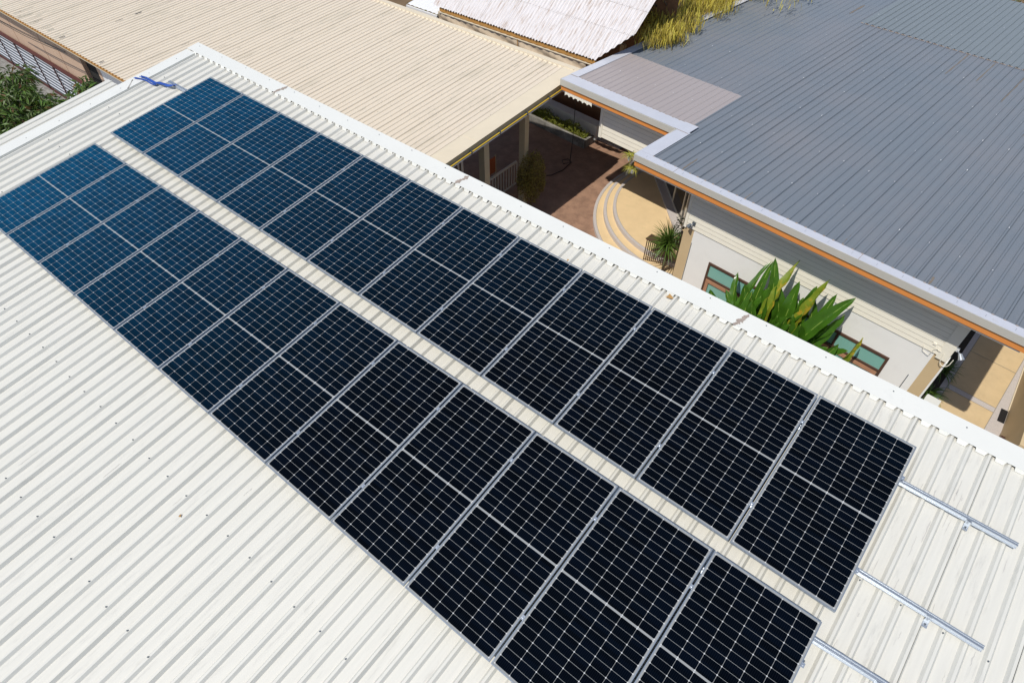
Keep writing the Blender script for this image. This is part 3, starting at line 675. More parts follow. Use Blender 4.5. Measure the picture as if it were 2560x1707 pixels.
# diagonal glazed entrance
A_ = Vector((.02, 3.13, 0)); B_ = Vector((-2.75, 5.67, 0)); d = (B_ - A_); Ln = d.length
DM = Matrix.Translation(A_) @ Matrix.Rotation(math.atan2(d.y, d.x), 4, 'Z')
m = MB()
for s in (0, .28, 1.2, 2.15, 3.1): m.box(s, s + .06, -.03, .03, .37, 2.64)
m.box(.34, Ln, -.028, .028, .37, .46); m.box(.34, Ln, -.028, .028, 1.95, 2.02)
en = m.obj('glazed_entrance', M['whiteframe'], H, DM)
m = MB(); m.box(.06, Ln, -.006, .006, .46, 2.64); m.obj('pane', M['dglass'], en)
m = MB(); m.box(-.25, Ln, .03, .26, .362, .42); m.obj('door_sill', M['granite'], en)
m = MB(); m.box(0.0, 1.3, 3.13, 3.2, 0, 2.64); m.obj('side_wall', M['dglass'], H)

# lamps and cable on the front wall
def spot(p, q, z, label, dark):
    o = thing('spotlight', label, 'lamp', group='small spotlights on the house corners')
    Mx = HF
    m = MB(); m.box(p - .04, p + .04, q, q + .05, z - .03, z + .04); m.obj('base', M['pot'] if not dark else M['screw'], o, Mx)
    s = 1 if not dark else -.5
    m = MB(); m.tube([(p, q + .02, z), (p + .10 * s, q - .05, z - .02)], .012, 6); m.obj('arm', M['alu'], o, Mx)
    m = MB(); m.tube([(p + .08 * s, q - .04, z - .0), (p + .16 * s, q - .10, z - .07)], .030, 12, taper=.055); m.obj('lamp_head', M['screw'] if dark else M['alu'], o, Mx)
spot(1.50, .57, 2.70, 'dark spotlight with white bracket on the left corner of the white wall', True)
spot(7.29, .60, 2.83, 'silver spotlight sticking out from the right corner of the white wall', False)
m = MB()
m.tube([(6.80, .575, 2.60), (6.83, .57, 2.50), (6.96, .57, 2.46), (6.98, .57, 2.64), (7.02, .57, 2.68), (7.10, .565, 2.66)], .006, 6)
pts = [(7.16, .56, 2.66)] + [(7.26 + .085 * math.cos(t), .555, 2.50 + .11 * math.sin(t)) for t in [math.pi - i * math.pi / 8 * 1.0 for i in range(0, -9, -1)]] + [(7.35, .57, 2.62)]
m.tube(pts, .007, 7); m.box(6.91, 6.97, .585, .60, 2.72, 2.765)
tag(m.obj('cable_loop', M['siding'], None, HF), 'cream electrical cable and small junction box looped on the right wall corner', 'cable')

# ------------------------------------------------------------------ terrace steps
ts = thing('curved_steps', 'semicircular sand coloured terrace steps with grey nosings at the entrance', 'steps')
for (cx, cy, r, z0, z1) in ((.42, 4.34, 3.62, 0.0, .12), (.16, 4.38, 3.14, .12, .24), (.035, 4.30, 2.72, .24, .36)):
    m = MB(); n = 96; c = [(math.cos(2 * math.pi * k / n), math.sin(2 * math.pi * k / n)) for k in range(n)]
    m.m = 1
    m.add([(cx + r * a, cy + r * b, z0) for a, b in c] + [(cx + r * a, cy + r * b, z1) for a, b in c] + [(cx + (r - .085) * a, cy + (r - .085) * b, z1) for a, b in c],
          [(k, (k + 1) % n, n + (k + 1) % n, n + k) for k in range(n)] + [(n + k, n + (k + 1) % n, 2 * n + (k + 1) % n, 2 * n + k) for k in range(n)])
    m.m = 2
    m.add([(cx + (r - .085) * a, cy + (r - .085) * b, z1) for a, b in c] + [(cx + (r - .095) * a, cy + (r - .095) * b, z1 - .002) for a, b in c], [(k, (k + 1) % n, n + (k + 1) % n, n + k) for k in range(n)])
    m.m = 0; m.add([(cx + (r - .095) * a, cy + (r - .095) * b, z1 - .002) for a, b in c], [tuple(range(n))])
    m.obj('step', [M['terrtan'], M['granite'], M['groove']], ts, HF)

# ------------------------------------------------------------------ courtyard furniture
pl_ = thing('planter_box', 'low grey planter box in the shade, holding the clipped hedge', 'planter')
m = MB(); pa, pb, qa, qb = -8.2, -5.15, 4.93, 5.45
m.box(pa, pb, qa, qa + .1, 0, .3); m.box(pa, pb, qb - .08, qb, 0, .3); m.box(pb - .1, pb, qa + .1, qb - .08, 0, .3); m.box(pa, pa + .1, qa + .1, qb - .08, 0, .3)
m.obj('planter_wall', M['concrete'], pl_, HF)
m = MB(); m.box(pa + .1, pb - .1, qa + .1, qb - .08, 0, .22); m.obj('soil', M['soil'], pl_, HF)
m = MB(); m.box(-8.5, -5.2, 5.62, 5.97, 0, .55); tag(m.obj('bench_wall', M['whitewall'], None, HF), 'low cream bench wall behind the hedge in the courtyard', 'wall')
rw = thing('brown_recess_wall', 'dark brown recess wall with pale plaques behind the bench wall', 'wall')
m = MB(); m.box(-9.5, -2.6, 7.2, 7.3, 0, 3.3); m.obj('wall', M['brownwall'], rw, HF)
for k in range(3): m = MB(); m.box(-6.9 + k * .55, -6.55 + k * .55, 7.17, 7.195, 1.9, 2.2); m.obj('plaque', M['colm'], rw, HF)
m = MB(); m.box(-4.92, -4.78, 6.0, 6.14, 0, 3.3); m.obj('post', M['tan'], rw, HF)
m = MB(); m.box(-5.35, -4.25, 5.75, 6.3, .0, .05); tag(m.obj('door_step', M['granite'], None, HF), 'pale grey door step at the foot of the cream siding wall', 'step')
# railing
ra = thing('courtyard_railing', 'grey metal railing with upright bars in the shade under the beige roof', 'railing')
m = MB(); m.box(.76, .82, 5.4, 8.2, .86, .92); m.box(.775, .805, 5.4, 8.2, .1, .14); m.obj('rail', M['whiteframe'], ra)
for k in range(22):
    m = MB(); y = 5.5 + k * .13; m.box(.778, .802, y - .012, y + .012, .14, .86); m.obj('baluster', M['whiteframe'], ra)
bo = thing('notice_board', 'red brown board on thin posts beside the near column', 'board')
m = MB(); m.box(.40, .43, 7.24, 7.62, .68, 1.20); m.obj('board', M['board'], bo)
for y in (7.22, 7.64):
    m = MB(); m.box(.40, .43, y - .015, y + .015, 0, 1.24); m.obj('post', M['ochre'] if y < 7.4 else M['colm'], bo)
m = MB(); m.tube([(1.34, 10.43, 1.9), (1.36, 10.42, .9), (1.33, 10.40, .02), (1.2, 10.2, .016), (1.05, 10.35, .016), (1.15, 10.55, .016), (1.36, 10.45, .018), (1.42, 9.9, .016), (1.30, 9.4, .016), (.8, 8.9, .016)], .012, 6)
m.tube([(1.34, 10.43, 1.9), (1.35, 10.4, 3.5)], .008, 6)
tag(m.obj('garden_hose', M['black']), 'thin black hose hanging from the eave and coiled on the courtyard floor', 'hose')
wbx = thing('white_box', 'plain white grey box at the foot of the right wall corner', 'box')
m = MB(); m.box(7.42, 7.70, 1.50, 1.80, .02, .47); m.obj('body', M['flash'], wbx, HF)
m = MB(); m.box(7.41, 7.71, 1.49, 1.81, .47, .50); m.obj('lid', M['flash'], wbx, HF)

# stairwell at the right edge
st = thing('stair_wall', 'beige stair wall with brick topped sloping coping at the right edge', 'wall')
m = MB(); m.box(15.08, 15.22, 6.2, 13, 0, 1.25); m.obj('wall', M['tan'], st)
m = MB(); m.box(15.055, 15.078, 8.40, 13, 0, .05); m.obj('edge_strip', M['cream'], st)
m = MB(); m.box(14.93, 15.07, 7.95, 8.38, .018, .030); m.obj('recess', M['black'], st)
m = MB(); m.box(15.22, 17.5, 5.5, 13, .012, .03); m.obj('stair_floor', M['brownwood'], st)
m = MB(); m.add([(15.05, 6.70, .55), (15.6, 8.35, 1.5), (15.75, 8.30, 1.5), (15.2, 6.62, .55), (15.05, 6.70, .45), (15.6, 8.35, 1.4), (15.75, 8.30, 1.4), (15.2, 6.62, .45)], [(0, 1, 2, 3), (4, 7, 6, 5), (0, 4, 5, 1), (3, 2, 6, 7), (0, 3, 7, 4)]); m.obj('coping', M['sash'], st)
sl_ = thing('slatted_gate', 'dark wooden slatted gate in the bottom corner of the side path', 'gate')
for k in range(6):
    m = MB(); m.box(15.0 + k * .17, 15.08 + k * .17, 5.9, 7.2, .30, .36); m.obj('slat', M['brownwood'], sl_)
m = MB(); m.box(14.98, 16.0, 5.85, 7.3, .1, .12); m.obj('back_panel', M['dark'], sl_)

# ------------------------------------------------------------------ plants
def frame_dir(d):
    d = d.normalized(); a = d.cross(Vector((0, 0, 1)))
    if a.length < 1e-3: a = Vector((1, 0, 0))
    a.normalize(); return d, a, a.cross(d)
def small_leaf(m, p, d, l, wd, fold=.25, roll=0.0):
    d, a, n = frame_dir(d)
    a2 = a * math.cos(roll) + n * math.sin(roll); n2 = n * math.cos(roll) - a * math.sin(roll)
    q1 = p + d * l * .45; q2 = p + d * l - n2 * l * .12
    up = n2 * wd * fold
    m.add([p, q1 + a2 * wd / 2 + up, q2, q1 - a2 * wd / 2 + up, q1], [(0, 1, 4), (4, 1, 2), (0, 4, 3), (4, 3, 2)])
def blade(m, p, d, l, wd, bend, seg=5, n=3):
    """long narrow leaf that droops"""
    d, a, up = frame_dir(d); vs = []; pos = Vector(p); dd = d.copy()
    for i in range(seg + 1):
        t = i / seg; ww = wd * (1 - t) ** .6 * (0.6 + 1.2 * min(t * 3, .35))
        nn = a.cross(dd); vs += [pos + a * ww / 2 + nn * ww * .15, pos, pos - a * ww / 2 + nn * ww * .15]
        pos = pos + dd * (l / seg); dd = (dd + Vector((0, 0, -bend / seg))).normalized()
    fs = []
    for i in range(seg):
        for j in range(2): fs.append((i * 3 + j, i * 3 + j + 1, i * 3 + 4 + j, i * 3 + 3 + j))
    m.add(vs, fs)

# broad leaved plant in front of the long window
bp_ = thing('broad_leaved_plant', 'tall bright green plant with paddle shaped leaves in front of the long window', 'plant')
def paddle(base, tip, wd, face, mt, torn=0.0, seed=0):
    rnd = random.Random(seed); m = MB(); base = Vector(base); tip = Vector(tip); L_ = (tip - base).length
    ax = (tip - base).normalized(); side = ax.cross(face).normalized(); nrm = side.cross(ax).normalized()
    bow = rnd.uniform(.04, .12) * L_; curl = rnd.uniform(-.05, .16) * L_; sw = rnd.uniform(-.07, .07) * L_; n = 34; cen = []; st_ = rnd.uniform(.36, .46)
    for i in range(n + 1):
        t = i / n
        cen.append(base.lerp(tip, t) + nrm * (bow * math.sin(math.pi * t) - curl * max(0, t - .6) ** 2 * 4) + side * sw * math.sin(math.pi * t))
    vs = []; K = 9; i0 = int(n * st_); ph = rnd.uniform(0, 6); fold = rnd.uniform(.12, .42); tw = rnd.uniform(-.5, .5); tears = [rnd.random() < torn * .6 for _ in range(n + 2)]
    for i in range(i0, n + 1):
        t = (i / n - st_) / (1 - st_); ww = wd * (math.sin(math.pi * min(1, t * .86 + .12)) ** .62) * (1.15 - .25 * t)
        if t > .97: ww *= .12
        ca, sa = math.cos(tw * t), math.sin(tw * t); s2 = side * ca + nrm * sa; n2 = nrm * ca - side * sa
        for j in range(K):
            s = j / (K - 1) * 2 - 1; lift = abs(s) * ww * fold + (.004 + .016 * abs(s) ** 2) * math.sin(i * 1.25 + ph + (2 if s > 0 else 0)) + .003 * math.sin(i * 3.1)
            cut = .62 if (tears[i] and abs(s) > .7) else 1
            vs.append(cen[i] + s2 * s * ww / 2 * cut + n2 * lift)
    rows_ = n - i0
    m.add(vs, [(i * K + j, i * K + j + 1, (i + 1) * K + j + 1, (i + 1) * K + j) for i in range(rows_) for j in range(K - 1)])
    m.m = 1
    m.tube([c - nrm * .004 for c in cen], .016, 6, taper=.004)
    return m.obj('leaf', [mt, M['midrib']], bp_, HF, smooth=True)
rnd = random.Random(3)
fc = Vector((.25, -1, .35))
tips = [((4.01, .25, 3.21), .17, 'banana2', .5), ((3.71, .25, 3.02), .20, 'banana', 0), ((3.41, .28, 2.80), .15, 'banana', 0), ((3.52, .38, 2.86), .13, 'banana', 0), ((4.80, .25, 3.28), .16, 'banana2', .4), ((5.22, .2, 3.10), .24, 'banana', 0),
        ((2.92, .2, 2.24), .17, 'banana', 0), ((2.50, .2, 1.55), .20, 'banana', 0), ((2.75, .1, 1.45), .18, 'banana', 0), ((5.30, .05, 2.28), .22, 'banana', 0), ((4.27, .2, 2.86), .23, 'banana', 0), ((5.90, .10, 2.38), .15, 'banana2', .7),
        ((5.10, .15, 2.75), .21, 'banana', 0), ((4.55, .0, 2.55), .26, 'banana', 0), ((4.05, .0, 2.70), .25, 'banana', 0), ((3.80, .1, 2.55), .22, 'banana', 0), ((3.30, .0, 2.30), .24, 'banana', 0), ((3.55, -.05, 2.10), .2, 'banana', 0),
        ((4.95, -.1, 2.25), .24, 'banana', 0), ((4.35, -.2, 2.25), .25, 'banana', 0), ((3.9, -.25, 2.1), .22, 'banana', 0), ((5.15, -.1, 1.95), .2, 'banana', 0), ((5.45, .0, 1.75), .18, 'banana', 0), ((3.15, -.1, 1.8), .2, 'banana', 0),
        ((4.7, -.35, 1.95), .23, 'banana', 0), ((3.5, -.3, 1.75), .2, 'banana', 0), ((4.1, -.4, 1.8), .22, 'banana', 0), ((5.6, .1, 1.6), .16, 'banana', 0), ((4.62, .25, 3.0), .2, 'banana', 0), ((5.0, .3, 2.95), .18, 'banana', 0),
        ((3.0, -.1, 1.5), .2, 'banana', 0), ((3.35, -.35, 1.6), .2, 'banana', 0), ((3.75, -.45, 1.75), .22, 'banana', 0), ((4.4, -.5, 1.7), .22, 'banana', 0), ((4.15, .1, 2.4), .22, 'banana', 0), ((5.3, -.2, 1.5), .2, 'banana', 0), ((4.8, .1, 2.6), .2, 'banana', 0),
        ((5.75, .15, 1.95), .2, 'banana', 0), ((5.55, -.1, 2.15), .22, 'banana', 0), ((5.35, .2, 2.65), .22, 'banana', 0), ((5.65, .0, 1.35), .2, 'banana', 0), ((2.6, .0, 1.2), .2, 'banana', 0), ((5.05, -.3, 1.75), .24, 'banana', 0),
        ((3.7, .3, 2.35), .2, 'banana', 0), ((4.45, .3, 2.45), .22, 'banana', 0), ((4.9, -.2, 1.6), .2, 'banana', 0), ((3.2, .2, 1.35), .2, 'banana', 0)]
for k in range(34):
    p_ = rnd.uniform(3.0, 5.45); q_ = rnd.uniform(-.5, .2)
    tips.append(((p_, q_, rnd.uniform(1.9, 2.75) - abs(p_ - 4.25) * .38), rnd.uniform(.16, .24), 'banana', 0))
for i, (tp, wd, mt, tn) in enumerate(tips):
    bx = 4.25 + (tp[0] - 4.25) * .30 + rnd.uniform(-.12, .12)
    paddle((bx, -.12 + rnd.uniform(-.15, .2), .15), tp, wd * 1.45, fc + Vector((rnd.uniform(-1.2, 1.2), rnd.uniform(-.3, .5), rnd.uniform(-.3, .9))), M[mt], tn, i)

# sword leaved plant by the terrace
yu = thing('sword_leaved_plant', 'round spiky green plant with sword shaped leaves beside the curved steps', 'plant')
c0 = HF @ Vector((.62, 1.28, 1.25)); m = MB(); rnd = random.Random(5)
for k in range(230):
    th = rnd.uniform(0, 2 * math.pi); el = rnd.uniform(-.55, 1.45)
    d = Vector((math.cos(th) * math.cos(el), math.sin(th) * math.cos(el), math.sin(el)))
    blade(m, c0 + Vector((0, 0, rnd.uniform(-.18, .12))) + d * .03, d, rnd.uniform(.42, .66), rnd.uniform(.022, .034), rnd.uniform(.15, .9))
m.obj('foliage', M['yucca'], yu)
m = MB(); m.tube([c0 + Vector((0, 0, .05)), c0 + Vector((.03, .02, -.6)), (c0.x, c0.y, 0)], .045, 8, taper=.07); m.obj('trunk', M['bark'], yu)
# dark railing behind it
sg = thing('step_handrail', 'thin dark slatted handrail behind the sword leaved plant', 'railing')
m = MB()
for k in range(12): m.box(-.05 + k * .05, -.03 + k * .05, 1.35 + k * .02, 1.37 + k * .02, .1, .95, HF)
m.obj('baluster', M['brownwood'], sg)
m = MB(); m.box(-.08, .6, 1.33, 1.60, .95, .98, HF); m.obj('rail', M['brownwood'], sg)

def bushy(name, label, cen, rad, nleaf, l, wd, mt, seed, trunk=True, mt2=None, droop=.3, cat='plant', stems=8, up=.3):
    rnd = random.Random(seed); o = thing(name, label, cat); cen = Vector(cen); m = MB(); m2 = MB(); tk = MB()
    cl = [Vector((rnd.gauss(0, .45), rnd.gauss(0, .45), rnd.gauss(0, .45))) for _ in range(max(6, nleaf // 45))]
    for k in range(nleaf):
        c = rnd.choice(cl); q = c + Vector((rnd.gauss(0, .16), rnd.gauss(0, .16), rnd.gauss(0, .16)))
        if q.length > 1.05: q = q.normalized() * rnd.uniform(.8, 1.05)
        p = cen + Vector((q.x * rad[0], q.y * rad[1], q.z * rad[2]))
        d = Vector((q.x + rnd.uniform(-.8, .8), q.y + rnd.uniform(-.8, .8), rnd.uniform(-1, .6) - droop + up))
        small_leaf(m2 if (mt2 and rnd.random() < .12) else m, p, d, l * rnd.uniform(.6, 1.25), wd * rnd.uniform(.7, 1.2), roll=rnd.uniform(-.7, .7))
    for c in cl[:stems]:
        p = cen + Vector((c.x * rad[0], c.y * rad[1], c.z * rad[2])); b = Vector((cen.x, cen.y, 0))
        tk.tube([b, b.lerp(cen, .6), cen.lerp(p, .5) + Vector((0, 0, -.1)), p], .03 * max(rad) + .008, 5, taper=.004)
    m.obj('crown', mt, o)
    if mt2: m2.obj('young_leaves', mt2, o)
    tk.obj('trunk', M['bark'], o)
    return o
bushy('thin_leaved_shrub', 'sparse dark shrub between the sword leaved plant and the tan pier', HF @ Vector((.95, 1.35, 1.75)), (.30, .35, .55), 320, .06, .03, M['darkleaf'], 11)
# climbing plant at the far left
vn = thing('leafy_tree', 'dark green tree with drooping leaves left of the white roof edge', 'tree')
rnd = random.Random(21); m = MB(); m2 = MB(); tk = MB()
heads = [Vector(q) for q in [(-3.19, -3.06, 5.17), (-4.83, -2.24, 4.94), (-3.49, -1.4, 5.17), (-4.98, -2.62, 5.14), (-4.16, -2.81, 5.3), (-5.81, -1.53, 4.92), (-6.42, -2.1, 4.93), (-6.01, -1.79, 4.94), (-5.22, -2.26, 5.14), (-3.77, -2.73, 4.91), (-4.31, -2.54, 5.13), (-3.87, -2.12, 5.18), (-4.68, -1.68, 4.97), (-5.12, -1.43, 4.73), (-3.05, -1.73, 5.25), (-3.89, -2.48, 5.31), (-4.71, -1.62, 4.8), (-3.52, -3.16, 5.22), (-5.25, -1.49, 4.64), (-4.83, -2.35, 4.96), (-5.09, -1.86, 5.0), (-3.71, -1.9, 4.94), (-6.9, -2.02, 4.73), (-4.6, -2.95, 4.79), (-4.77, -2.63, 4.86), (-6.45, -1.96, 5.0), (-5.41, -2.08, 5.13), (-5.13, -1.64, 4.96), (-5.75, -2.39, 4.92), (-5.71, -1.83, 5.27), (-4.66, -2.67, 4.72), (-4.52, -3.09, 4.63), (-4.1, -1.57, 4.88), (-5.44, -1.67, 5.11), (-4.7, -2.69, 4.82), (-4.3, -1.75, 5.25), (-4.6, -2.24, 5.34), (-3.54, -2.72, 5.23), (-3.45, -1.15, 5.26), (-3.17, -1.81, 5.34), (-4.61, -2.53, 4.66), (-3.83, -2.95, 4.76), (-4.73, -1.92, 5.25), (-4.71, -2.1, 4.77), (-5.24, -2.27, 5.27), (-5.21, -2.77, 4.67), (-4.3, -2.94, 4.63), (-5.48, -2.04, 5.16), (-3.67, -3.09, 4.88), (-5.71, -1.76, 4.96), (-5.22, -2.6, 4.63), (-3.71, -3.3, 4.82), (-4.63, -1.59, 4.83), (-2.74, -3.3, 5.33), (-3.49, -2.68, 5.33), (-3.24, -2.22, 5.1), (-4.89, -2.26, 4.83), (-6.96, -1.42, 4.81), (-4.25, -0.95, 4.83), (-4.69, -1.98, 5.24), (-4.27, -2.25, 5.03), (-7.06, -2.02, 4.65), (-4.88, -2.69, 4.82), (-3.17, -1.62, 5.25), (-4.36, -2.52, 5.2), (-3.92, -3.12, 4.73), (-4.16, -2.65, 5.29), (-4.18, -2.94, 4.62), (-5.66, -1.68, 5.32), (-5.07, -1.72, 4.85), (-4.22, -1.57, 5.03), (-6.35, -2.18, 4.7), (-5.32, -2.17, 5.22), (-4.65, -1.93, 5.06), (-3.97, -1.92, 5.09), (-3.3, -2.39, 5.15), (-4.81, -2.28, 4.96), (-5.01, -2.18, 5.02), (-4.91, -2.33, 4.64), (-4.31, -2.68, 5.26), (-3.23, -2.94, 5.26), (-3.29, -2.62, 5.24), (-3.35, -2.51, 5.15), (-5.77, -1.8, 5.03), (-5.09, -2.03, 4.72), (-3.3, -2.97, 5.23), (-3.37, -1.13, 5.2), (-4.73, -2.6, 4.91), (-6.29, -2.02, 4.79), (-5.96, -2.09, 4.62), (-3.1, -2.04, 5.23), (-5.61, -1.98, 5.01), (-4.79, -2.3, 4.79), (-3.62, -1.97, 5.24), (-6.1, -1.52, 4.68), (-2.89, -1.82, 5.32), (-4.8, -2.47, 5.03), (-4.86, -2.14, 4.87), (-4.93, -1.82, 4.83), (-3.11, -2.58, 5.11), (-3.95, -2.12, 4.88), (-3.63, -2.53, 5.26), (-3.61, -1.35, 5.16), (-4.35, -2.6, 5.0), (-4.94, -1.9, 4.9), (-3.45, -1.63, 5.16), (-4.19, -1.6, 5.07), (-3.27, -2.71, 5.26), (-3.8, -1.37, 4.95), (-4.6, -2.67, 5.16), (-4.71, -1.83, 5.09), (-4.29, -2.77, 5.31), (-5.27, -1.98, 5.26), (-5.85, -1.61, 5.22), (-4.74, -1.64, 4.98), (-4.85, -1.86, 5.32), (-3.42, -3.23, 5.07), (-4.4, -2.16, 5.17), (-4.34, -2.74, 4.87), (-6.5, -1.42, 4.9), (-6.56, -1.6, 5.05), (-3.77, -3.0, 5.21), (-4.93, -2.65, 4.67), (-4.7, -2.0, 4.88), (-5.37, -2.05, 5.22), (-4.54, -1.99, 4.76), (-4.93, -2.0, 5.04), (-3.27, -1.28, 5.26), (-5.05, -2.56, 4.64), (-4.56, -2.95, 4.63), (-7.11, -1.36, 4.67), (-4.15, -2.89, 5.16), (-3.3, -3.24, 5.04), (-4.04, -2.33, 5.02), (-5.44, -1.85, 4.75), (-3.62, -1.28, 5.1), (-2.77, -3.16, 5.24), (-3.88, -2.99, 4.95), (-5.08, -2.62, 4.93), (-4.98, -2.35, 5.13), (-5.15, -2.48, 5.15), (-5.6, -1.64, 5.2), (-5.4, -1.97, 4.78), (-5.15, -1.44, 4.85), (-3.36, -1.8, 5.34), (-3.12, -1.84, 5.27), (-5.38, -2.2, 4.99), (-5.49, -2.27, 5.03), (-3.64, -3.11, 5.09), (-5.71, -1.76, 4.86), (-5.49, -1.49, 5.2), (-5.79, -1.57, 5.18), (-6.17, -1.33, 5.13), (-5.38, -1.65, 5.3), (-6.45, -1.32, 5.01), (-2.83, -1.42, 5.67), (-2.82, -1.34, 5.61), (-2.79, -1.37, 5.8), (-2.49, -1.5, 5.7), (-2.94, -1.21, 5.73), (-2.52, -1.33, 5.75), (-2.94, -1.18, 5.75), (-3.11, -1.2, 5.61), (-2.57, -1.31, 5.74)]]
for h in heads:
    nl = rnd.randint(26, 48)
    for j in range(nl):
        d = Vector((rnd.gauss(0, 1), rnd.gauss(0, 1), rnd.gauss(-.35, .5))).normalized()
        p = h + d * rnd.uniform(.01, .16) + Vector((0, 0, rnd.uniform(-.2, .05)))
        small_leaf(m2 if rnd.random() < .07 else m, p, d + Vector((0, 0, -.35)), rnd.uniform(.11, .24), rnd.uniform(.035, .065), roll=rnd.uniform(-.9, .9))
root = Vector((-3.6, -3.4, 0)); fork = Vector((-3.5, -3.3, 3.6))
tk.tube([root, root + Vector((.05, .1, 1.8)), fork], .13, 8, taper=.07)
for h in heads[::2]: tk.tube([fork, fork.lerp(h, .5) + Vector((0, 0, -.1)), h], .022, 5, taper=.005)
m.obj('crown', M['leafvine'], vn); m2.obj('young_leaves', M['leafred'], vn); tk.obj('trunk', M['bark'], vn)
# bare twig over the roof edge
# weeping yellow-green tree at the top, hanging over the grey roof
wt = thing('weeping_tree', 'yellow green weeping tree hanging over the left edge of the grey roof', 'tree')
rnd = random.Random(8); m = MB(); tk = MB(); cc = Vector((2.1, 14.2, 4.9))
WIL = [(1.4, 15.23, 4.05), (1.13, 15.21, 4.05), (2.93, 15.61, 4.12), (1.45, 15.44, 3.9), (3.19, 11.93, 4.26), (1.88, 14.11, 4.16), (2.97, 16.25, 4.15), (1.84, 14.19, 3.89), (2.81, 14.42, 4.3), (2.8, 13.78, 4.07), (1.92, 13.82, 4.26), (2.73, 15.14, 4.12), (2.78, 14.02, 4.35), (1.82, 14.29, 3.95), (2.63, 15.4, 4.03), (3.08, 15.18, 4.13), (2.74, 17.01, 3.88), (2.82, 12.69, 4.16), (1.74, 14.69, 3.94), (1.97, 15.48, 4.2), (1.74, 14.95, 4.07), (2.12, 13.33, 4.33), (1.18, 16.26, 3.87), (2.58, 12.83, 4.03), (1.89, 14.57, 4.34), (1.83, 15.65, 3.88), (2.29, 16.4, 3.87), (2.64, 14.38, 4.35), (2.25, 13.06, 4.24), (2.24, 15.16, 4.06), (3.2, 12.09, 4.27), (1.76, 16.21, 3.98), (1.53, 15.07, 3.97), (2.73, 16.79, 3.88), (1.85, 16.03, 3.96), (3.29, 13.48, 4.19), (3.36, 11.88, 4.33), (3.06, 11.41, 4.33), (2.58, 15.59, 4.3), (2.99, 11.84, 4.18), (1.5, 14.86, 4.31), (2.27, 12.55, 3.91), (3.22, 15.71, 4.19), (3.33, 12.29, 4.24), (2.56, 14.64, 3.86), (2.01, 13.04, 4.09), (1.96, 13.65, 4.23), (2.14, 15.53, 4.27), (2.81, 16.24, 4.12), (3.0, 13.25, 4.01), (2.53, 13.15, 4.33), (2.44, 12.54, 3.95), (2.98, 12.83, 4.06), (3.09, 15.41, 4.29), (1.42, 14.82, 4.1), (2.81, 13.24, 4.3), (2.24, 16.65, 4.01), (2.97, 14.48, 4.31), (3.25, 12.31, 4.24), (2.49, 12.82, 4.03), (2.25, 16.37, 3.89), (2.46, 12.92, 3.94), (2.8, 14.68, 4.16), (2.05, 13.22, 4.32), (2.34, 13.3, 4.01), (1.12, 16.17, 3.86), (3.26, 16.14, 4.14), (3.22, 13.37, 4.32), (2.41, 12.78, 4.19), (3.44, 14.9, 4.31), (3.05, 13.18, 4.3), (2.78, 15.58, 3.97), (2.99, 12.83, 4.35), (3.08, 13.22, 3.99), (1.47, 16.21, 3.94), (3.34, 13.46, 4.16), (3.42, 12.35, 4.16), (1.53, 14.44, 4.34), (2.48, 15.57, 3.9), (2.04, 14.14, 4.31), (1.42, 14.7, 4.0), (3.37, 15.82, 4.25), (1.99, 15.99, 3.9), (1.45, 14.37, 4.35), (3.21, 12.31, 4.2), (2.72, 12.47, 4.09), (3.16, 15.89, 4.05), (2.2, 14.35, 4.06), (2.24, 12.69, 3.86), (3.02, 16.78, 3.93), (2.35, 13.54, 4.09), (2.92, 15.26, 4.26), (3.39, 12.44, 4.27), (2.35, 15.59, 4.16), (2.24, 15.86, 4.17), (3.06, 12.4, 4.18), (3.21, 12.42, 4.16), (3.32, 12.34, 4.3), (2.34, 12.73, 4.1), (2.98, 14.25, 3.97), (1.51, 14.77, 4.24), (3.08, 11.62, 4.26), (2.1, 15.53, 4.27), (1.96, 13.1, 3.87), (2.02, 15.59, 4.03), (3.1, 15.63, 4.04), (2.11, 16.19, 4.06), (3.37, 15.3, 4.2), (1.77, 15.86, 3.86), (2.78, 13.05, 4.05)]
for h in WIL:
    h = Vector(h)
    for j in range(rnd.randint(60, 85)):
        d = Vector((rnd.gauss(0, .35), rnd.gauss(-.2, .35), -1))
        blade(m, h + Vector((rnd.gauss(0, .16), rnd.gauss(0, .16), rnd.gauss(0, .15))), d, rnd.uniform(.15, .4), rnd.uniform(.014, .028), .3, seg=3)
tk.tube([(2.0, 14.5, 0), (2.05, 14.4, 2.4), (2.1, 14.2, 4.2)], .2, 8, taper=.1)
for k in range(14):
    e = cc + Vector((rnd.uniform(-1, 1), rnd.uniform(-2, 2), rnd.uniform(-.2, .9))); tk.tube([(2.08, 14.3, 3.4), Vector((2.08, 14.3, 3.4)).lerp(e, .6) + Vector((0, 0, .2)), e], .05, 5, taper=.01)
m.obj('crown', M['willow'], wt); tk.obj('trunk', M['bark'], wt)
wt2 = thing('weeping_tree', 'second yellow green weeping tree further back, cut by the top of the photo', 'tree')
rnd = random.Random(9); m = MB(); tk = MB(); cc = Vector((3.0, 18.6, 4.6))
for k in range(150):
    q = Vector((rnd.gauss(0, .5), rnd.gauss(0, .5), rnd.gauss(0, .35)))
    h = cc + Vector((q.x * 1.9, q.y * 1.8, q.z * 1.0))
    for j in range(rnd.randint(12, 20)):
        blade(m, h + Vector((rnd.gauss(0, .15), rnd.gauss(0, .15), rnd.gauss(0, .15))), Vector((rnd.gauss(0, .35), rnd.gauss(-.2, .35), -1)), rnd.uniform(.18, .4), rnd.uniform(.02, .036), .3, seg=3)
tk.tube([(3, 18.8, 0), (3, 18.7, 2.4), (3, 18.6, 4.6)], .2, 8, taper=.06); m.obj('crown', M['willow'], wt2); tk.obj('trunk', M['bark'], wt2)
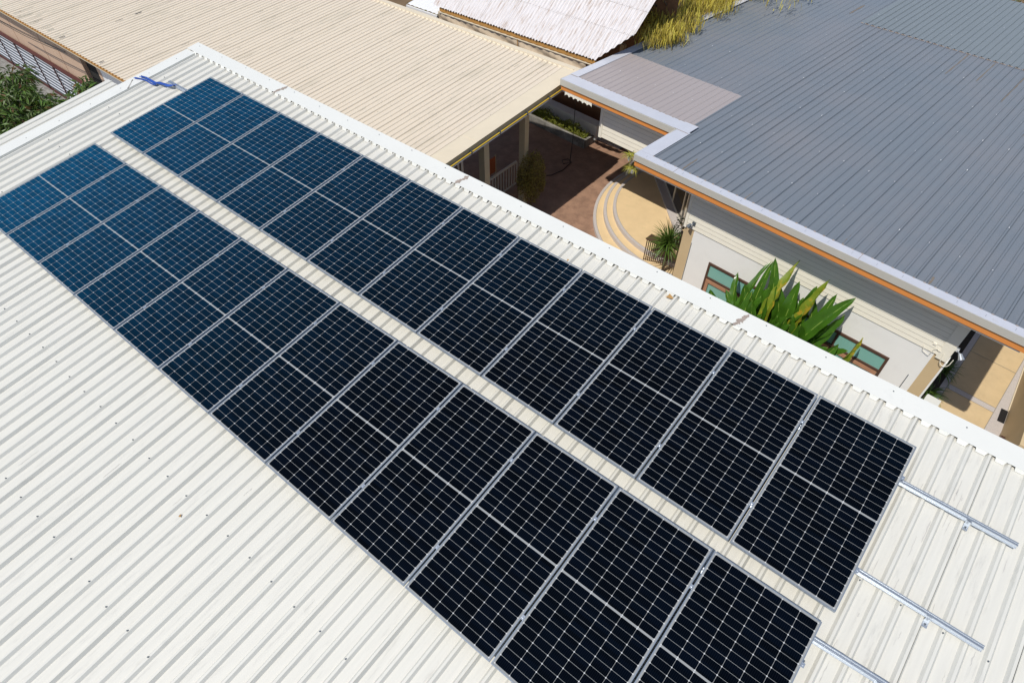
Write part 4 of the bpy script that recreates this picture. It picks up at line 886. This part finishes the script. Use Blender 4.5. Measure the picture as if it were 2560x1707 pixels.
bushy('round_shrub', 'green brown shrub beyond the far flashing of the beige roof', (-6.9, 12.6, 1.2), (1.6, 1.4, 1.2), 2600, .12, .05, M['hedge'], 31, cat='shrub')
bushy('round_shrub', 'smaller brownish shrub left of the white metal canopy', (-9.2, 13.8, 1.0), (1.3, 1.2, 1.0), 1500, .12, .05, M['treeleaf'], 32, cat='shrub')
bushy('courtyard_tree', 'slim olive green tree standing in the shaded courtyard beside the far column', (1.98, 7.42, 1.2), (.34, .48, .85), 5200, .07, .034, M['treeleaf'], 41, cat='tree')
# hedge in the planter
hd = thing('clipped_hedge', 'low yellow green hedge growing in the grey planter box', 'hedge')
rnd = random.Random(51); m = MB()
for k in range(2600):
    p = rnd.uniform(-8.1, -5.25); top = .48 + .08 * math.sin(p * 5) + .06 * math.sin(p * 13); q = rnd.uniform(5.03, 5.36)
    x = HF @ Vector((p, q, rnd.uniform(.24, top))); small_leaf(m, x, Vector((rnd.gauss(0, 1), rnd.gauss(0, 1), rnd.uniform(0, 1.4))), rnd.uniform(.05, .1), .03, roll=rnd.uniform(-.8, .8))
m.obj('foliage', M['hedge'], hd)
# hanging pots by the roof corner
for i, (p, q, z, lab) in enumerate(((-.10, .14, 4.02, 'uppermost hanging pot with trailing striped leaves at the roof corner'), (-.02, .20, 3.70, 'lower hanging pot with trailing striped leaves at the roof corner'))):
    o = thing('hanging_plant', lab, 'plant', group='hanging pots by the grey roof corner'); rnd = random.Random(60 + i)
    c = HF @ Vector((p - .12, q, z - .1))
    m = MB(); m.tube([c + Vector((0, 0, -.10)), c], .045, 10, taper=.07); m.obj('pot', M['pot'], o)
    m = MB()
    for k in range(46):
        th = rnd.uniform(0, 6.28); blade(m, c + Vector((0, 0, .01)), Vector((math.cos(th), math.sin(th), rnd.uniform(.2, 1.1))), rnd.uniform(.18, .34), .016, rnd.uniform(1.4, 2.6), seg=6)
    m.obj('foliage', M['spider'], o)
    m = MB(); m.tube([c + Vector((0, 0, .0)), c + Vector((.05, .02, .42 if i else .15))], .004, 5); m.obj('wire', M['black'], o)
hp = thing('handrail_post', 'slanting white handrail at the top of the curved steps', 'railing')
m = MB(); m.tube([HF @ Vector((-3.02, 4.48, .02)), HF @ Vector((-2.66, 4.1, .9)), HF @ Vector((-2.4, 4.0, 1.3))], .03, 8); m.obj('rail', M['whitewall'], hp)
m = MB(); m.box(-3.15, -2.9, 4.42, 4.55, .0, .03, HF); m.obj('foot', M['whitewall'], hp)
# striped plants by the right pier
for i, (p, q, lab) in enumerate(((7.42, 1.25, 'striped yellow green grass like plant behind the white box'), (7.45, 2.3, 'striped grass like plant in the shade beside the end wall'), (7.40, 3.2, 'dark strap leaved plant further back along the end wall'))):
    o = thing('strap_leaved_plant', lab, 'plant', group='strap leaved plants along the end wall'); rnd = random.Random(70 + i); m = MB(); c = HF @ Vector((p, q, .08))
    for k in range(90):
        th = rnd.uniform(0, 6.28); blade(m, c + Vector((rnd.uniform(-.04, .04), rnd.uniform(-.04, .04), 0)), Vector((math.cos(th), math.sin(th), rnd.uniform(.5, 2.0))), rnd.uniform(.3, .6), .024, rnd.uniform(1, 2.4), seg=6)
    m.obj('foliage', M['spider'] if i < 1 else M['yucca'], o)
bushy('round_shrub', 'dark green shrub past the far right corner of the grey roof', HF @ Vector((3.5, 20.5, 2.0)), (3, 1.5, 2.0), 2500, .14, .06, M['darkleaf'], 81, cat='shrub')
dry_leaf(3.55, 8.55, .02, .05, 'single orange dry leaf on the sunlit courtyard floor', ID)
